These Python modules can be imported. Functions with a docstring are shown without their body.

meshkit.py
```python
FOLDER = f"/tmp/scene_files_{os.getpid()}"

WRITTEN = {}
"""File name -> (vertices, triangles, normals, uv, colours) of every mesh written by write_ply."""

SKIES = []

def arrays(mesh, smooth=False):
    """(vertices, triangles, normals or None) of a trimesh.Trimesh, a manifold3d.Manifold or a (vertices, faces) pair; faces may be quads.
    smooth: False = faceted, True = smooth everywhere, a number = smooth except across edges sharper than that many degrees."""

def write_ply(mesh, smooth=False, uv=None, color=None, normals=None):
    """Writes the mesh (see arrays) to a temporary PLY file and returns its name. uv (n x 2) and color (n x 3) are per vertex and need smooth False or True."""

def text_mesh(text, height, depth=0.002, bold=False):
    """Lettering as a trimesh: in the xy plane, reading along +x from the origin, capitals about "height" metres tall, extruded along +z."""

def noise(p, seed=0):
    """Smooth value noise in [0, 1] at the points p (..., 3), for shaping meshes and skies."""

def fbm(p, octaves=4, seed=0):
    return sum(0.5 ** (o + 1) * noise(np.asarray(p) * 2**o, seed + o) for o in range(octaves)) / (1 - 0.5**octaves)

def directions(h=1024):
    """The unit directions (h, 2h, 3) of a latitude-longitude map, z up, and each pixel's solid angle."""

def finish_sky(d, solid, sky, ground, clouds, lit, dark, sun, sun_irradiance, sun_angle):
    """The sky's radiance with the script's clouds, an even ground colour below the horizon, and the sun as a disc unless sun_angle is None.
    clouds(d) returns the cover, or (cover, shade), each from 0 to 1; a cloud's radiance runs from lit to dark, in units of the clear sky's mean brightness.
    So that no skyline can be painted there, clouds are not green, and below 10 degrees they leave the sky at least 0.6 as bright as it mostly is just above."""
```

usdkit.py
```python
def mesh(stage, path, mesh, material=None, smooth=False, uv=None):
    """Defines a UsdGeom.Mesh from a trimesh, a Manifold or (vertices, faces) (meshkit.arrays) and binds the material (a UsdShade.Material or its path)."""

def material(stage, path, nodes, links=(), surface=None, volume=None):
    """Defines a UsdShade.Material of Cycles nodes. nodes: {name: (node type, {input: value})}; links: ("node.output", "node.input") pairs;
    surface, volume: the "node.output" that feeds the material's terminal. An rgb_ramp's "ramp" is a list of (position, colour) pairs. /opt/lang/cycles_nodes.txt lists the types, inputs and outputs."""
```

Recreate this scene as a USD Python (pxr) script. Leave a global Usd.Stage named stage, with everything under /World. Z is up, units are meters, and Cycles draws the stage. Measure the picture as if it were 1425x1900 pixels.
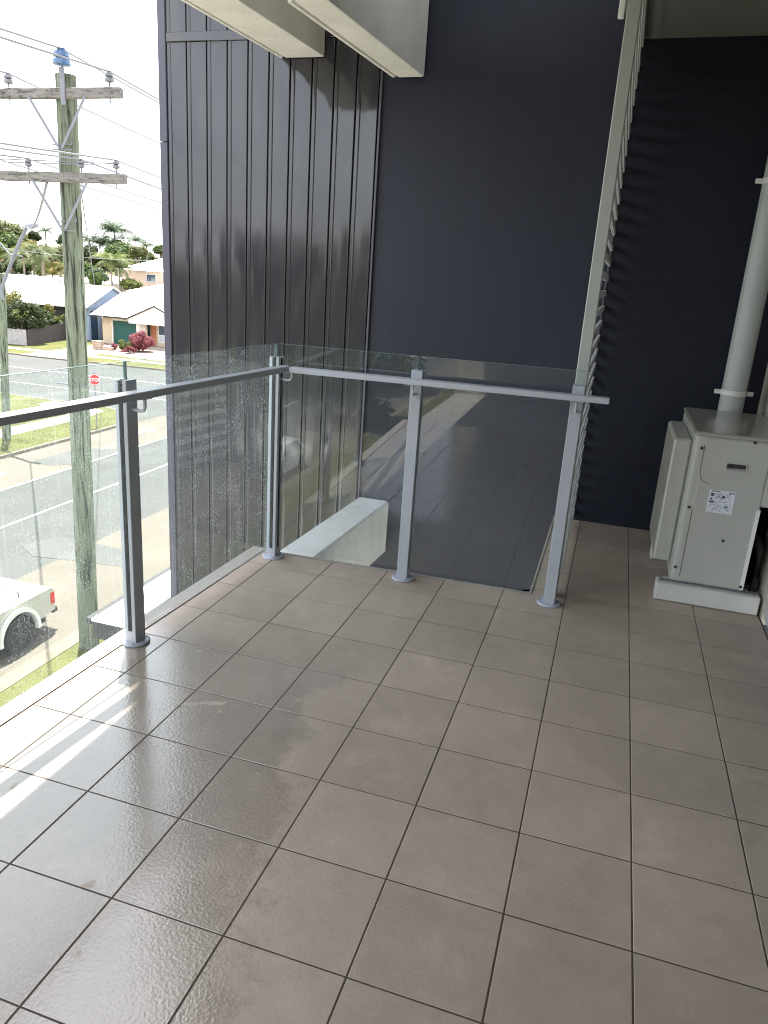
import math, random
import numpy as np
import trimesh
import usdkit, meshkit
from shapely.geometry import Polygon, box as sbox
from shapely import affinity
from pxr import Usd, UsdGeom, UsdLux, UsdShade, Gf, Sdf

random.seed(7)
rng = np.random.default_rng(7)
stage = Usd.Stage.CreateInMemory()
UsdGeom.SetStageUpAxis(stage, 'Z')
UsdGeom.SetStageMetersPerUnit(stage, 1.0)
world = UsdGeom.Xform.Define(stage, '/World')
stage.SetDefaultPrim(world.GetPrim())

# ------------------------------------------------------------------ camera
T = 0.303                                   # tile pitch in metres
CAM = np.array([-.8024, -7.0246, 4.8822]) * T
YAW, PITCH, ROLL, FPX, PX = -.2943, -.3059, .0619, 1395.4, -21.6   # FPX, PX for a picture 1425 wide
EXPOSURE = 1.95
_f = np.array([math.sin(YAW) * math.cos(PITCH), math.cos(YAW) * math.cos(PITCH), math.sin(PITCH)])
_r = np.array([math.cos(YAW), -math.sin(YAW), 0]); _u = np.cross(_r, _f)
R2 = math.cos(ROLL) * _r + math.sin(ROLL) * _u
U2 = -math.sin(ROLL) * _r + math.cos(ROLL) * _u
cam = UsdGeom.Camera.Define(stage, '/World/camera')
m = Gf.Matrix4d(*R2, 0, *U2, 0, *(-_f), 0, *CAM, 1)
cam.AddTransformOp().Set(m)
cam.CreateHorizontalApertureAttr(36.0); cam.CreateVerticalApertureAttr(48.0)
cam.CreateFocalLengthAttr(36.0 * FPX / 1425)
cam.CreateHorizontalApertureOffsetAttr(36.0 * -PX / 1425)
cam.CreateClippingRangeAttr(Gf.Vec2f(0.05, 5000))
cam.CreateExposureAttr(EXPOSURE)


def at(px, py, axis, val):
    """the point where the sight line through a spot of the photograph meets the plane axis = val"""
    d = R2 * (px - 712.5 - PX) / FPX - U2 * (py - 950) / FPX + _f
    return CAM + d * (val - CAM[axis]) / d[axis]


# ------------------------------------------------------------------ sky and sun
SUN = np.array([-.15, .26, 1.0]); SUN /= np.linalg.norm(SUN)
SUN_I, SKY_S = 1.25, 0.095
LOOKS = '/World/Looks'
UsdGeom.Scope.Define(stage, LOOKS)
sky = UsdLux.DomeLight.Define(stage, '/World/sky')
sky.CreateIntensityAttr(1.0)
sky.GetPrim().SetCustomDataByKey('kind', 'structure')
sky_mat = usdkit.material(stage, LOOKS + '/sky', {
    'sky': ('sky_texture', {'sky_type': 'single_scattering', 'sun_disc': False, 'sun_elevation': float(math.asin(SUN[2])), 'sun_rotation': float(math.atan2(SUN[0], SUN[1])), 'aerosol_density': 2.2}),
    'co': ('texture_coordinate', {}),
    'mp': ('mapping', {'scale': (1, 1, 2.2)}),
    'n': ('noise_texture', {'scale': 2.6, 'detail': 7, 'roughness': .55}),
    'r': ('rgb_ramp', {'ramp': [(0, (0.38, .38, .38)), (.42, (.46, .46, .46)), (.64, (.85, .85, .85)), (1, (.95, .95, .95))]}),
    'mix': ('mix_color', {'b': (9.5, 9.7, 10.0), 'use_clamp': False}),
    'bg': ('background_shader', {'strength': SKY_S}),
}, [('co.generated', 'mp.vector'), ('mp.vector', 'n.vector'), ('n.fac', 'r.fac'), ('r.color', 'mix.fac'), ('sky.color', 'mix.a'), ('mix.result', 'bg.color')], surface='bg.background')
UsdShade.MaterialBindingAPI.Apply(sky.GetPrim()).Bind(sky_mat)
sun = UsdLux.DistantLight.Define(stage, '/World/sun')
sun.CreateIntensityAttr(SUN_I); sun.CreateAngleAttr(0.55); sun.CreateNormalizeAttr(True)
sun.CreateColorAttr(Gf.Vec3f(1.0, .955, .88))
z = SUN; x = np.cross([0, 1, 0], z); x /= np.linalg.norm(x); y = np.cross(z, x)
sun.AddTransformOp().Set(Gf.Matrix4d(*x, 0, *y, 0, *z, 0, 0, 0, 30, 1))

# ------------------------------------------------------------------ helpers: prims
used = {}


def numbered(parent, name):
    k = (parent, name); n = used.get(k, 0); used[k] = n + 1
    return f'{parent}/{name}' + (f'_{n:03d}' if n else '')


def tag(prim, label=None, category=None, group=None, kind=None):
    for k, v in (('label', label), ('category', category), ('group', group), ('kind', kind)):
        if v:
            prim.SetCustomDataByKey(k, v)


class Thing:
    def __init__(self, name, label=None, category=None, loc=(0, 0, 0), rotz=0, group=None, kind=None):
        self.path = numbered('/World', name)
        self.loc = np.array(loc, float); self.rot = rotz
        x = UsdGeom.Xform.Define(stage, self.path)
        x.AddTranslateOp().Set(Gf.Vec3d(*map(float, loc)))
        if rotz:
            x.AddRotateZOp().Set(float(rotz))
        self.prim = x.GetPrim()
        tag(self.prim, label, category, group, kind)

    def part(self, name, mesh, mat, parent=None, smooth=False, label=None, kind=None, local=False):
        """mesh in world coordinates unless local; parent: path of a part"""
        v, f = mesh
        v = np.asarray(v, float)
        if not local:
            v = v - self.loc
            if self.rot:
                a = -math.radians(self.rot); c, s = math.cos(a), math.sin(a)
                v = np.stack([c * v[:, 0] - s * v[:, 1], s * v[:, 0] + c * v[:, 1], v[:, 2]], 1)
        path = numbered(parent or self.path, name)
        p = usdkit.mesh(stage, path, (v, f), mat, smooth).GetPrim()
        tag(p, label, None, None, kind)
        return path


def solo(name, mesh, mat, label=None, category=None, group=None, kind=None, smooth=False):
    path = numbered('/World', name)
    p = usdkit.mesh(stage, path, mesh, mat, smooth).GetPrim()
    tag(p, label, category, group, kind)
    return path


def dup(t, loc, rotz=0, label=None, group=None):
    name = t.path.split('/')[-1].rstrip('0123456789').rstrip('_')
    p = numbered('/World', name)
    x = UsdGeom.Xform.Define(stage, p)
    x.GetPrim().GetReferences().AddInternalReference(t.path)
    x.ClearXformOpOrder()
    x.AddTranslateOp().Set(Gf.Vec3d(*map(float, loc)))
    x.AddRotateZOp().Set(float(rotz))
    x.GetPrim().SetInstanceable(True)
    cd = t.prim.GetCustomData()
    tag(x.GetPrim(), label or cd.get('label'), cd.get('category'), group or cd.get('group'))
    return x


# ------------------------------------------------------------------ helpers: meshes as (v, f)
def join(*ms):
    vs, fs, n = [], [], 0
    for v, f in ms:
        vs.append(np.asarray(v, float)); fs.append(np.asarray(f, int) + n); n += len(v)
    return np.vstack(vs), np.vstack(fs)


_BF = None


def box(x0, x1, y0, y1, z0, z1, bev=0.0):
    lo = np.array([min(x0, x1), min(y0, y1), min(z0, z1)], float); hi = np.array([max(x0, x1), max(y0, y1), max(z0, z1)], float)
    if not bev:
        b = trimesh.creation.box(bounds=[lo, hi]); return np.array(b.vertices), np.array(b.faces)
    global _BF
    if _BF is None:
        pts = []
        for c in np.ndindex(2, 2, 2):
            s = np.array(c) * 2. - 1
            for a in range(3):
                q = s * .8; q[a] = s[a]; pts.append(q)
        h = trimesh.convex.convex_hull(np.array(pts)); idx = [int(np.argmin(np.linalg.norm(np.array(pts) - v, axis=1))) for v in h.vertices]
        _BF = (np.array(pts), np.array([[idx[i] for i in f] for f in h.faces]))
    p = _BF[0]; c, h = (lo + hi) / 2, (hi - lo) / 2
    b = np.minimum(bev, h * .9)
    s = np.sign(p); out = np.abs(p) > .9
    return c + s * np.where(out, h, h - b), _BF[1]


def move(mesh, d):
    return np.asarray(mesh[0]) + np.asarray(d, float), mesh[1]


def rotz(mesh, deg, about=(0, 0, 0)):
    a = math.radians(deg); c, s = math.cos(a), math.sin(a); v = np.asarray(mesh[0]) - about
    return np.stack([c * v[:, 0] - s * v[:, 1], s * v[:, 0] + c * v[:, 1], v[:, 2]], 1) + about, mesh[1]


def xf(mesh, M):
    v = np.asarray(mesh[0]); return v @ np.asarray(M)[:3, :3].T + np.asarray(M)[:3, 3], mesh[1]


def tube(pts, r, n=10, cap=True):
    p = np.asarray(pts, float); k = len(p); r = np.broadcast_to(r, (k,))
    t = np.gradient(p, axis=0) if k > 2 else np.repeat([p[-1] - p[0]], 2, 0)
    t = t / (np.linalg.norm(t, axis=1, keepdims=True) + 1e-12)
    ref = np.array([0, 0, 1.]) if abs(t[0, 2]) < .9 else np.array([1., 0, 0])
    vs = []
    for i in range(k):
        a = np.cross(t[i], ref); a /= np.linalg.norm(a) + 1e-12; b = np.cross(a, t[i])
        ang = np.arange(n) * 2 * np.pi / n
        vs.append(p[i] + r[i] * (np.cos(ang)[:, None] * a + np.sin(ang)[:, None] * b))
    f = []
    for i in range(k - 1):
        for j in range(n):
            a, b, c, d = i * n + j, i * n + (j + 1) % n, (i + 1) * n + (j + 1) % n, (i + 1) * n + j
            f += [[a, b, c], [a, c, d]]
    v = np.vstack(vs)
    if cap:
        v = np.vstack([v, p[0], p[-1]]); a, b = len(v) - 2, len(v) - 1
        for j in range(n):
            f += [[a, (j + 1) % n, j], [b, (k - 1) * n + j, (k - 1) * n + (j + 1) % n]]
    f = np.array(f)
    return v, f[:, ::-1]


def lathe(prof, center, n=24):
    """prof: (r, z) from bottom to top"""
    p = np.array(prof, float); ang = np.arange(n) * 2 * np.pi / n
    v = np.stack([p[:, 0][:, None] * np.cos(ang), p[:, 0][:, None] * np.sin(ang), np.repeat(p[:, 1][:, None], n, 1)], -1).reshape(-1, 3)
    f = []
    for i in range(len(p) - 1):
        for j in range(n):
            a, b, c, d = i * n + j, i * n + (j + 1) % n, (i + 1) * n + (j + 1) % n, (i + 1) * n + j
            f += [[a, b, c], [a, c, d]]
    v = np.vstack([v, [0, 0, p[0, 1]], [0, 0, p[-1, 1]]]); k = len(p)
    for j in range(n):
        f += [[k * n, (j + 1) % n, j], [k * n + 1, (k - 1) * n + j, (k - 1) * n + (j + 1) % n]]
    return v + np.asarray(center, float), np.array(f)


def slab(poly, z0, z1):
    """a shapely polygon between two heights"""
    if poly.geom_type != 'Polygon':
        return join(*[slab(g, z0, z1) for g in poly.geoms if g.geom_type == 'Polygon'])
    e = trimesh.creation.extrude_polygon(poly, z1 - z0); e.apply_translation([0, 0, z0])
    return np.array(e.vertices), np.array(e.faces)


def sheet(x0, x1, y0, y1, zz, nx=1, ny=1):
    gx, gy = np.meshgrid(np.linspace(x0, x1, nx + 1), np.linspace(y0, y1, ny + 1))
    v = np.stack([gx.ravel(), gy.ravel(), np.full(gx.size, zz)], 1); f = []
    for j in range(ny):
        for i in range(nx):
            a = j * (nx + 1) + i; f += [[a, a + 1, a + nx + 2], [a, a + nx + 2, a + nx + 1]]
    return v, np.array(f)


def prism(prof, axis, a0, a1):
    """2-D profile extruded along axis 'x' (profile in y,z), 'y' (profile in x,z)"""
    p = Polygon(prof)
    e = trimesh.creation.extrude_polygon(p, 1.0); v = np.array(e.vertices); f = np.array(e.faces)
    t = a0 + (a1 - a0) * v[:, 2]
    if axis == 'x':
        return np.stack([t, v[:, 0], v[:, 1]], 1), (f if a1 > a0 else f[:, ::-1])
    return np.stack([v[:, 0], t, v[:, 1]], 1), (f[:, ::-1] if a1 > a0 else f)


def hull(pts):
    h = trimesh.convex.convex_hull(np.asarray(pts, float)); return np.array(h.vertices), np.array(h.faces)


def beam_along(p0, p1, w, h):
    """a rectangular bar from p0 to p1 (centre line), w across horizontally, h tall"""
    p0, p1 = np.array(p0, float), np.array(p1, float); d = p1 - p0; L = np.linalg.norm(d); d /= L
    s = np.cross(d, [0, 0, 1.]); s /= np.linalg.norm(s); u = np.cross(s, d)
    v, f = box(0, L, -w / 2, w / 2, -h / 2, h / 2, min(w, h) * .08)
    return p0 + v[:, :1] * d + v[:, 1:2] * (-s) + v[:, 2:] * u, f


# ------------------------------------------------------------------ materials
def mat(name, color, rough=.5, spec=.5, metal=0., var=0., scale=8., bump=0., bscale=60., bdist=.002, coat=0., rand=0., detail=4, rough_var=0.):
    n = {'p': ('principled_bsdf', {'base_color': color, 'roughness': rough, 'specular_ior_level': spec, 'metallic': metal, 'coat_weight': coat, 'coat_roughness': .05}),
         'g': ('geometry', {}), 'oi': ('object_info', {})}
    l = []
    if var or rand:
        n['n'] = ('noise_texture', {'scale': scale, 'detail': detail, 'roughness': .6}); l.append(('g.position', 'n.vector'))
        n['r'] = ('map_range', {'from_min': .25, 'from_max': .75, 'to_min': 1 - var, 'to_max': 1 + var}); l.append(('n.fac', 'r.value'))
        n['o'] = ('map_range', {'to_min': 1 - rand, 'to_max': 1 + rand}); l.append(('oi.random', 'o.value'))
        n['mu'] = ('math', {'math_type': 'multiply'}); l += [('r.result', 'mu.value1'), ('o.result', 'mu.value2')]
        n['vm'] = ('vector_math', {'math_type': 'scale', 'vector1': color}); l += [('mu.value', 'vm.scale'), ('vm.vector', 'p.base_color')]
    if rough_var:
        n['n2'] = ('noise_texture', {'scale': scale * .7, 'detail': 5}); l.append(('g.position', 'n2.vector'))
        n['r2'] = ('map_range', {'from_min': .3, 'from_max': .7, 'to_min': rough - rough_var, 'to_max': rough + rough_var}); l += [('n2.fac', 'r2.value'), ('r2.result', 'p.roughness')]
    if bump:
        n['bn'] = ('noise_texture', {'scale': bscale, 'detail': 3}); l.append(('g.position', 'bn.vector'))
        n['b'] = ('bump', {'strength': bump, 'distance': bdist}); l += [('bn.fac', 'b.height'), ('b.normal', 'p.normal')]
    return usdkit.material(stage, f'{LOOKS}/{name}', n, l, surface='p.BSDF')


M = {}
M['grout'] = mat('grout', (.070, .052, .041), .85, var=.25, scale=14)
M['concrete'] = mat('concrete', (.34, .33, .31), .85, var=.18, scale=3, bump=.3, bscale=40)
M['render'] = mat('rendered_beam', (.72, .705, .63), .8, spec=.25, var=.13, scale=3.2, bump=.7, bscale=38, bdist=.006, detail=8)
M['render_low'] = mat('wet_beam', (.72, .74, .73), .28, spec=.6, var=.12, scale=9, bump=.4, bscale=70, bdist=.003)
M['soffit'] = mat('soffit', (.20, .197, .182), .75, spec=.25, var=.04, scale=2)
M['beige'] = mat('beige_wall', (.44, .42, .36), .8, spec=.25, var=.05, scale=3, bump=.25, bscale=90, bdist=.002)
M['capping'] = mat('capping', (.38, .345, .315), .5, var=.08, scale=9)
M['navy'] = usdkit.material(stage, LOOKS + '/navy_paint', {
    'g': ('geometry', {}), 'mp': ('mapping', {'scale': (7, 7, .22)}), 'n': ('noise_texture', {'scale': 1.6, 'detail': 6, 'roughness': .6}), 'r': ('map_range', {'from_min': .3, 'from_max': .75, 'to_min': .90, 'to_max': 1.16}),
    'n2': ('noise_texture', {'scale': 1.3, 'detail': 5, 'roughness': .6}), 'r2': ('map_range', {'from_min': .3, 'from_max': .7, 'to_min': .88, 'to_max': 1.12}), 'm': ('math', {'math_type': 'multiply'}),
    'c': ('vector_math', {'math_type': 'scale', 'vector1': (.0110, .0135, .0245)}), 'bn': ('noise_texture', {'scale': 115, 'detail': 3}), 'b': ('bump', {'strength': .35, 'distance': .0016}),
    'rr': ('map_range', {'from_min': .3, 'from_max': .7, 'to_min': .40, 'to_max': .56}), 'p': ('principled_bsdf', {'specular_ior_level': .32})},
    [('g.position', 'mp.vector'), ('mp.vector', 'n.vector'), ('n.fac', 'r.value'), ('g.position', 'n2.vector'), ('n2.fac', 'r2.value'), ('r.result', 'm.value1'), ('r2.result', 'm.value2'), ('m.value', 'c.scale'), ('c.vector', 'p.base_color'),
     ('g.position', 'bn.vector'), ('bn.fac', 'b.height'), ('b.normal', 'p.normal'), ('n2.fac', 'rr.value'), ('rr.result', 'p.roughness')], surface='p.BSDF')
M['trim'] = mat('cladding_trim', (.062, .060, .082), .3, spec=.5, var=.05)
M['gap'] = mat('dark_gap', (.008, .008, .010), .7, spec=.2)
M['alu'] = mat('grey_powdercoat', (.37, .392, .435), .34, spec=.5, var=.03, scale=14)
M['alu_light'] = mat('pale_grey_flange', (.40, .44, .52), .32, spec=.5, var=.05, scale=30)
M['rubber'] = mat('black_rubber', (.012, .012, .013), .7)
M['slat'] = mat('slat_paint', (.74, .76, .80), .45)
M['frame'] = mat('screen_frame_paint', (.35, .365, .34), .6, var=.05, scale=6)
M['ac'] = mat('ac_enamel', (.45, .458, .42), .34, spec=.5, var=.02, scale=4)
M['ac_top'] = mat('ac_lid', (.34, .34, .30), .16, spec=.55, var=.05, scale=5)
M['ac_pad'] = mat('pad_plastic', (.60, .61, .58), .5, var=.05, scale=12)
M['ac_dark'] = mat('ac_dark', (.02, .02, .02), .6)
M['screw'] = mat('screw', (.06, .06, .06), .4, metal=.6)
M['sticker'] = mat('sticker', (.70, .74, .80), .5)
M['ink'] = mat('ink', (.10, .12, .15), .6)
M['pvc'] = mat('pvc', (.48, .515, .515), .38, var=.04, scale=4)
M['glassedge'] = mat('glass_edge', (.12, .20, .18), .15)

# tiles: dry matt texture and a wet part near the street edge
tile_nodes = {
    'g': ('geometry', {}), 'oi': ('object_info', {}),
    'xyz': ('separate_xyz', {}),
    'nb': ('noise_texture', {'scale': 2.3, 'detail': 5, 'roughness': .62}),
    'nb2': ('noise_texture', {'scale': 5.5, 'detail': 5, 'roughness': .6, 'distortion': .6}),
    'off': ('math', {'math_type': 'multiply_add', 'value2': .95, 'value3': -.475}),
    'edge': ('math', {'math_type': 'add'}),
    'ysk': ('math', {'math_type': 'multiply_add', 'value2': .14}),
    'wet0': ('map_range', {'range_type': 'smoothstep', 'from_min': -.96, 'from_max': -1.08, 'to_min': 0, 'to_max': 1, 'clamp': True}),
    'patch': ('map_range', {'range_type': 'smoothstep', 'from_min': .31, 'from_max': .37, 'to_min': 0, 'to_max': 1, 'clamp': True}),
    'yfar': ('map_range', {'range_type': 'smoothstep', 'from_min': .50, 'from_max': .18, 'to_min': 0, 'to_max': 1, 'clamp': True}),
    'wet1': ('math', {'math_type': 'multiply'}),
    'wet': ('math', {'math_type': 'multiply'}),
    'mot': ('noise_texture', {'scale': 11, 'detail': 6, 'roughness': .65}),
    'motr': ('map_range', {'from_min': .3, 'from_max': .7, 'to_min': .92, 'to_max': 1.08}),
    'st': ('noise_texture', {'scale': 1.7, 'detail': 4}),
    'str': ('map_range', {'from_min': .35, 'from_max': .65, 'to_min': .90, 'to_max': 1.08}),
    'ran': ('map_range', {'to_min': .93, 'to_max': 1.07}),
    'm1': ('math', {'math_type': 'multiply'}), 'm2': ('math', {'math_type': 'multiply'}),
    'dry': ('noise_texture', {'scale': 2.9, 'detail': 6, 'roughness': .68, 'distortion': .4}), 'dryr': ('map_range', {'range_type': 'smoothstep', 'from_min': .56, 'from_max': .66, 'to_min': 1.0, 'to_max': 1.12, 'clamp': True}), 'm4': ('math', {'math_type': 'multiply'}),
    'wd': ('map_range', {'to_min': 1.0, 'to_max': .80}), 'm3': ('math', {'math_type': 'multiply'}),
    'col': ('vector_math', {'math_type': 'scale', 'vector1': (.405, .340, .280)}),
    'rgh0': ('noise_texture', {'scale': 6, 'detail': 4}),
    'rghr': ('map_range', {'from_min': .3, 'from_max': .7, 'to_min': .36, 'to_max': .50}),
    'rgh': ('mix_float', {'b': .10}),
    'bn': ('noise_texture', {'scale': 105, 'detail': 3, 'roughness': .6}),
    'bn2': ('voronoi_texture', {'scale': 135, 'feature': 'smooth_f1', 'smoothness': .6}),
    'ba': ('math', {'math_type': 'multiply_add', 'value2': .45}),
    'bs': ('map_range', {'to_min': .30, 'to_max': .40}),
    'b': ('bump', {'distance': .0018}),
    'cw': ('math', {'math_type': 'multiply', 'value2': 1.0}), 'b2': ('bump', {'distance': .0018, 'strength': .16}), 'sl': ('map_range', {'to_min': .5, 'to_max': .95}),
    'p': ('principled_bsdf', {'specular_ior_level': .5, 'coat_roughness': .09, 'coat_ior': 1.6}),
}
tl = [('g.position', 'xyz.vector'), ('g.position', 'nb.vector'), ('g.position', 'nb2.vector'), ('nb.fac', 'off.value1'),
      ('xyz.y', 'ysk.value1'), ('xyz.x', 'ysk.value3'), ('ysk.value', 'edge.value1'), ('off.value', 'edge.value2'), ('edge.value', 'wet0.value'),
      ('nb2.fac', 'patch.value'), ('xyz.y', 'yfar.value'), ('wet0.result', 'wet1.value1'), ('patch.result', 'wet1.value2'), ('wet1.value', 'wet.value1'), ('yfar.result', 'wet.value2'),
      ('g.position', 'mot.vector'), ('mot.fac', 'motr.value'), ('g.position', 'st.vector'), ('st.fac', 'str.value'), ('oi.random', 'ran.value'),
      ('motr.result', 'm1.value1'), ('ran.result', 'm1.value2'), ('m1.value', 'm2.value1'), ('str.result', 'm2.value2'), ('wet.value', 'wd.value'), ('m2.value', 'm3.value1'), ('wd.result', 'm3.value2'),
      ('g.position', 'dry.vector'), ('dry.fac', 'dryr.value'), ('m3.value', 'm4.value1'), ('dryr.result', 'm4.value2'), ('m4.value', 'col.scale'), ('col.vector', 'p.base_color'),
      ('g.position', 'rgh0.vector'), ('rgh0.fac', 'rghr.value'), ('rghr.result', 'rgh.a'), ('wet.value', 'rgh.fac'), ('rgh.result', 'p.roughness'),
      ('g.position', 'bn.vector'), ('g.position', 'bn2.vector'), ('bn2.distance', 'ba.value1'), ('bn.fac', 'ba.value3'), ('ba.value', 'b.height'), ('wet.value', 'bs.value'), ('bs.result', 'b.strength'), ('b.normal', 'p.normal'), ('wet.value', 'cw.value1'), ('cw.value', 'p.coat_weight'), ('ba.value', 'b2.height'), ('b2.normal', 'p.coat_normal'), ('wet.value', 'sl.value'), ('sl.result', 'p.specular_ior_level')]
M['tile'] = usdkit.material(stage, LOOKS + '/floor_tile', tile_nodes, tl, surface='p.BSDF')

# glossy charcoal cladding, slightly oil-canned sheet
M['clad'] = usdkit.material(stage, LOOKS + '/cladding', {
    'g': ('geometry', {}), 'oi': ('object_info', {}),
    'mp': ('mapping', {'scale': (5.0, 5.0, 1.0)}),
    'n': ('noise_texture', {'scale': 1.25, 'detail': 1.5, 'roughness': .4}),
    'b': ('bump', {'strength': .35, 'distance': .010}),
    'dn': ('noise_texture', {'scale': 5, 'detail': 6}), 'dr': ('map_range', {'from_min': .3, 'from_max': .75, 'to_min': .05, 'to_max': .13}),
    'p': ('principled_bsdf', {'base_color': (.0225, .0215, .0252), 'specular_ior_level': .8, 'roughness': .12}),
}, [('g.position', 'mp.vector'), ('mp.vector', 'n.vector'), ('n.fac', 'b.height'), ('b.normal', 'p.normal'), ('g.position', 'dn.vector'), ('dn.fac', 'dr.value'), ('dr.result', 'p.roughness')], surface='p.BSDF')


def glass(name, amount, tint=(.955, .985, .975), film=0.02):
    """a window pane: clear, reflecting by angle, beaded with rain drops and a thin film of dirt"""
    n = {'g': ('geometry', {}), 'lw': ('layer_weight', {'blend': .5}), 'pw': ('math', {'math_type': 'power', 'value2': 5.0}), 'fr': ('math', {'math_type': 'multiply_add', 'value2': .60, 'value3': .038}), 'tr': ('transparent_bsdf', {'color': tint}), 'gl': ('glossy_bsdf', {'color': (1, 1, 1), 'roughness': .01}),
         'mx': ('mix_closure', {}),
         'mp': ('mapping', {'scale': (1, 1, .62)}),
         'v': ('voronoi_texture', {'scale': 128, 'randomness': 1}), 'wn': ('noise_texture', {'scale': 9, 'detail': 4, 'roughness': .7}),
         'th': ('map_range', {'from_min': .25, 'from_max': .75, 'to_min': -.01, 'to_max': .38}),
         'sub': ('math', {'math_type': 'subtract'}), 'dm': ('map_range', {'range_type': 'smoothstep', 'from_min': -.05, 'from_max': .07, 'to_min': 0, 'to_max': amount, 'clamp': True}),
         'mps': ('mapping', {'scale': (1, 1, .035)}), 'ns': ('noise_texture', {'scale': 55, 'detail': 2}), 'sr': ('map_range', {'from_min': .62, 'from_max': .74, 'to_min': film, 'to_max': film + amount * .35, 'clamp': True}),
         'mxx': ('math', {'math_type': 'maximum'}),
         'df': ('translucent_bsdf', {'color': (.62, .66, .66)}), 'dif': ('diffuse_bsdf', {'color': (.55, .6, .6)}), 'dd': ('mix_closure', {'fac': .35}),
         'out': ('mix_closure', {})}
    l = [('lw.facing', 'pw.value1'), ('pw.value', 'fr.value1'), ('fr.value', 'mx.fac'), ('tr.BSDF', 'mx.closure1'), ('gl.BSDF', 'mx.closure2'), ('g.position', 'mp.vector'), ('mp.vector', 'v.vector'), ('g.position', 'wn.vector'), ('wn.fac', 'th.value'),
         ('th.result', 'sub.value1'), ('v.distance', 'sub.value2'), ('sub.value', 'dm.value'), ('g.position', 'mps.vector'), ('mps.vector', 'ns.vector'), ('ns.fac', 'sr.value'),
         ('dm.result', 'mxx.value1'), ('sr.result', 'mxx.value2'), ('df.BSDF', 'dd.closure1'), ('dif.BSDF', 'dd.closure2'), ('mx.closure', 'out.closure1'), ('dd.closure', 'out.closure2'), ('mxx.value', 'out.fac')]
    return usdkit.material(stage, f'{LOOKS}/{name}', n, l, surface='out.closure')


M['glass_rain'] = glass('glass_rain', .24, film=.012)
M['glass_back'] = glass('glass_back', .03, film=.002)
M['window'] = mat('far_window', (.03, .05, .08), .08, spec=.8)

# outdoors
M['asphalt'] = mat('asphalt', (.076, .079, .076), .9, spec=.2, var=.12, scale=.45, bump=.4, bscale=30, bdist=.01, detail=7)
M['asphalt_tan'] = mat('asphalt_tan', (.125, .111, .092), .9, spec=.2, var=.14, scale=.5, bump=.4, bscale=30, bdist=.01, detail=7)
M['asphalt_dark'] = mat('asphalt_dark', (.088, .090, .087), .9, spec=.2, var=.1, scale=.8, detail=6)
M['paint'] = mat('road_paint', (.70, .70, .67), .7, var=.15, scale=3)
M['kerb'] = mat('kerb_concrete', (.165, .138, .100), .85, var=.25, scale=2.2)
M['path'] = mat('path_concrete', (.34, .31, .26), .85, var=.1, scale=1.4)
M['pinkpave'] = mat('pink_paving', (.30, .225, .19), .85, var=.12, scale=1.5)
M['soil'] = mat('dry_ground', (.12, .12, .06), .95, spec=.1, var=.3, scale=.25, detail=6)
M['grass'] = mat('grass', (.092, .096, .036), .95, spec=.1, var=.35, scale=.55, bump=.7, bscale=9, bdist=.05, detail=7)
M['blade'] = mat('grass_blade', (.088, .096, .034), .9, spec=.1, var=.35, scale=.8)
M['roofwhite'] = mat('white_roof', (.74, .72, .68), .6, var=.05, scale=.6)
M['cream'] = mat('cream_brick', (.52, .42, .30), .85, var=.15, scale=2.5)
M['creamwall'] = mat('cream_wall', (.66, .62, .54), .8, var=.05, scale=1)
M['pinkwall'] = mat('pink_wall', (.60, .46, .38), .8, var=.05, scale=1)
M['bluewall'] = mat('blue_wall', (.27, .34, .45), .7, var=.04, scale=1)
M['greendoor'] = mat('green_door', (.012, .075, .062), .5)
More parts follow.
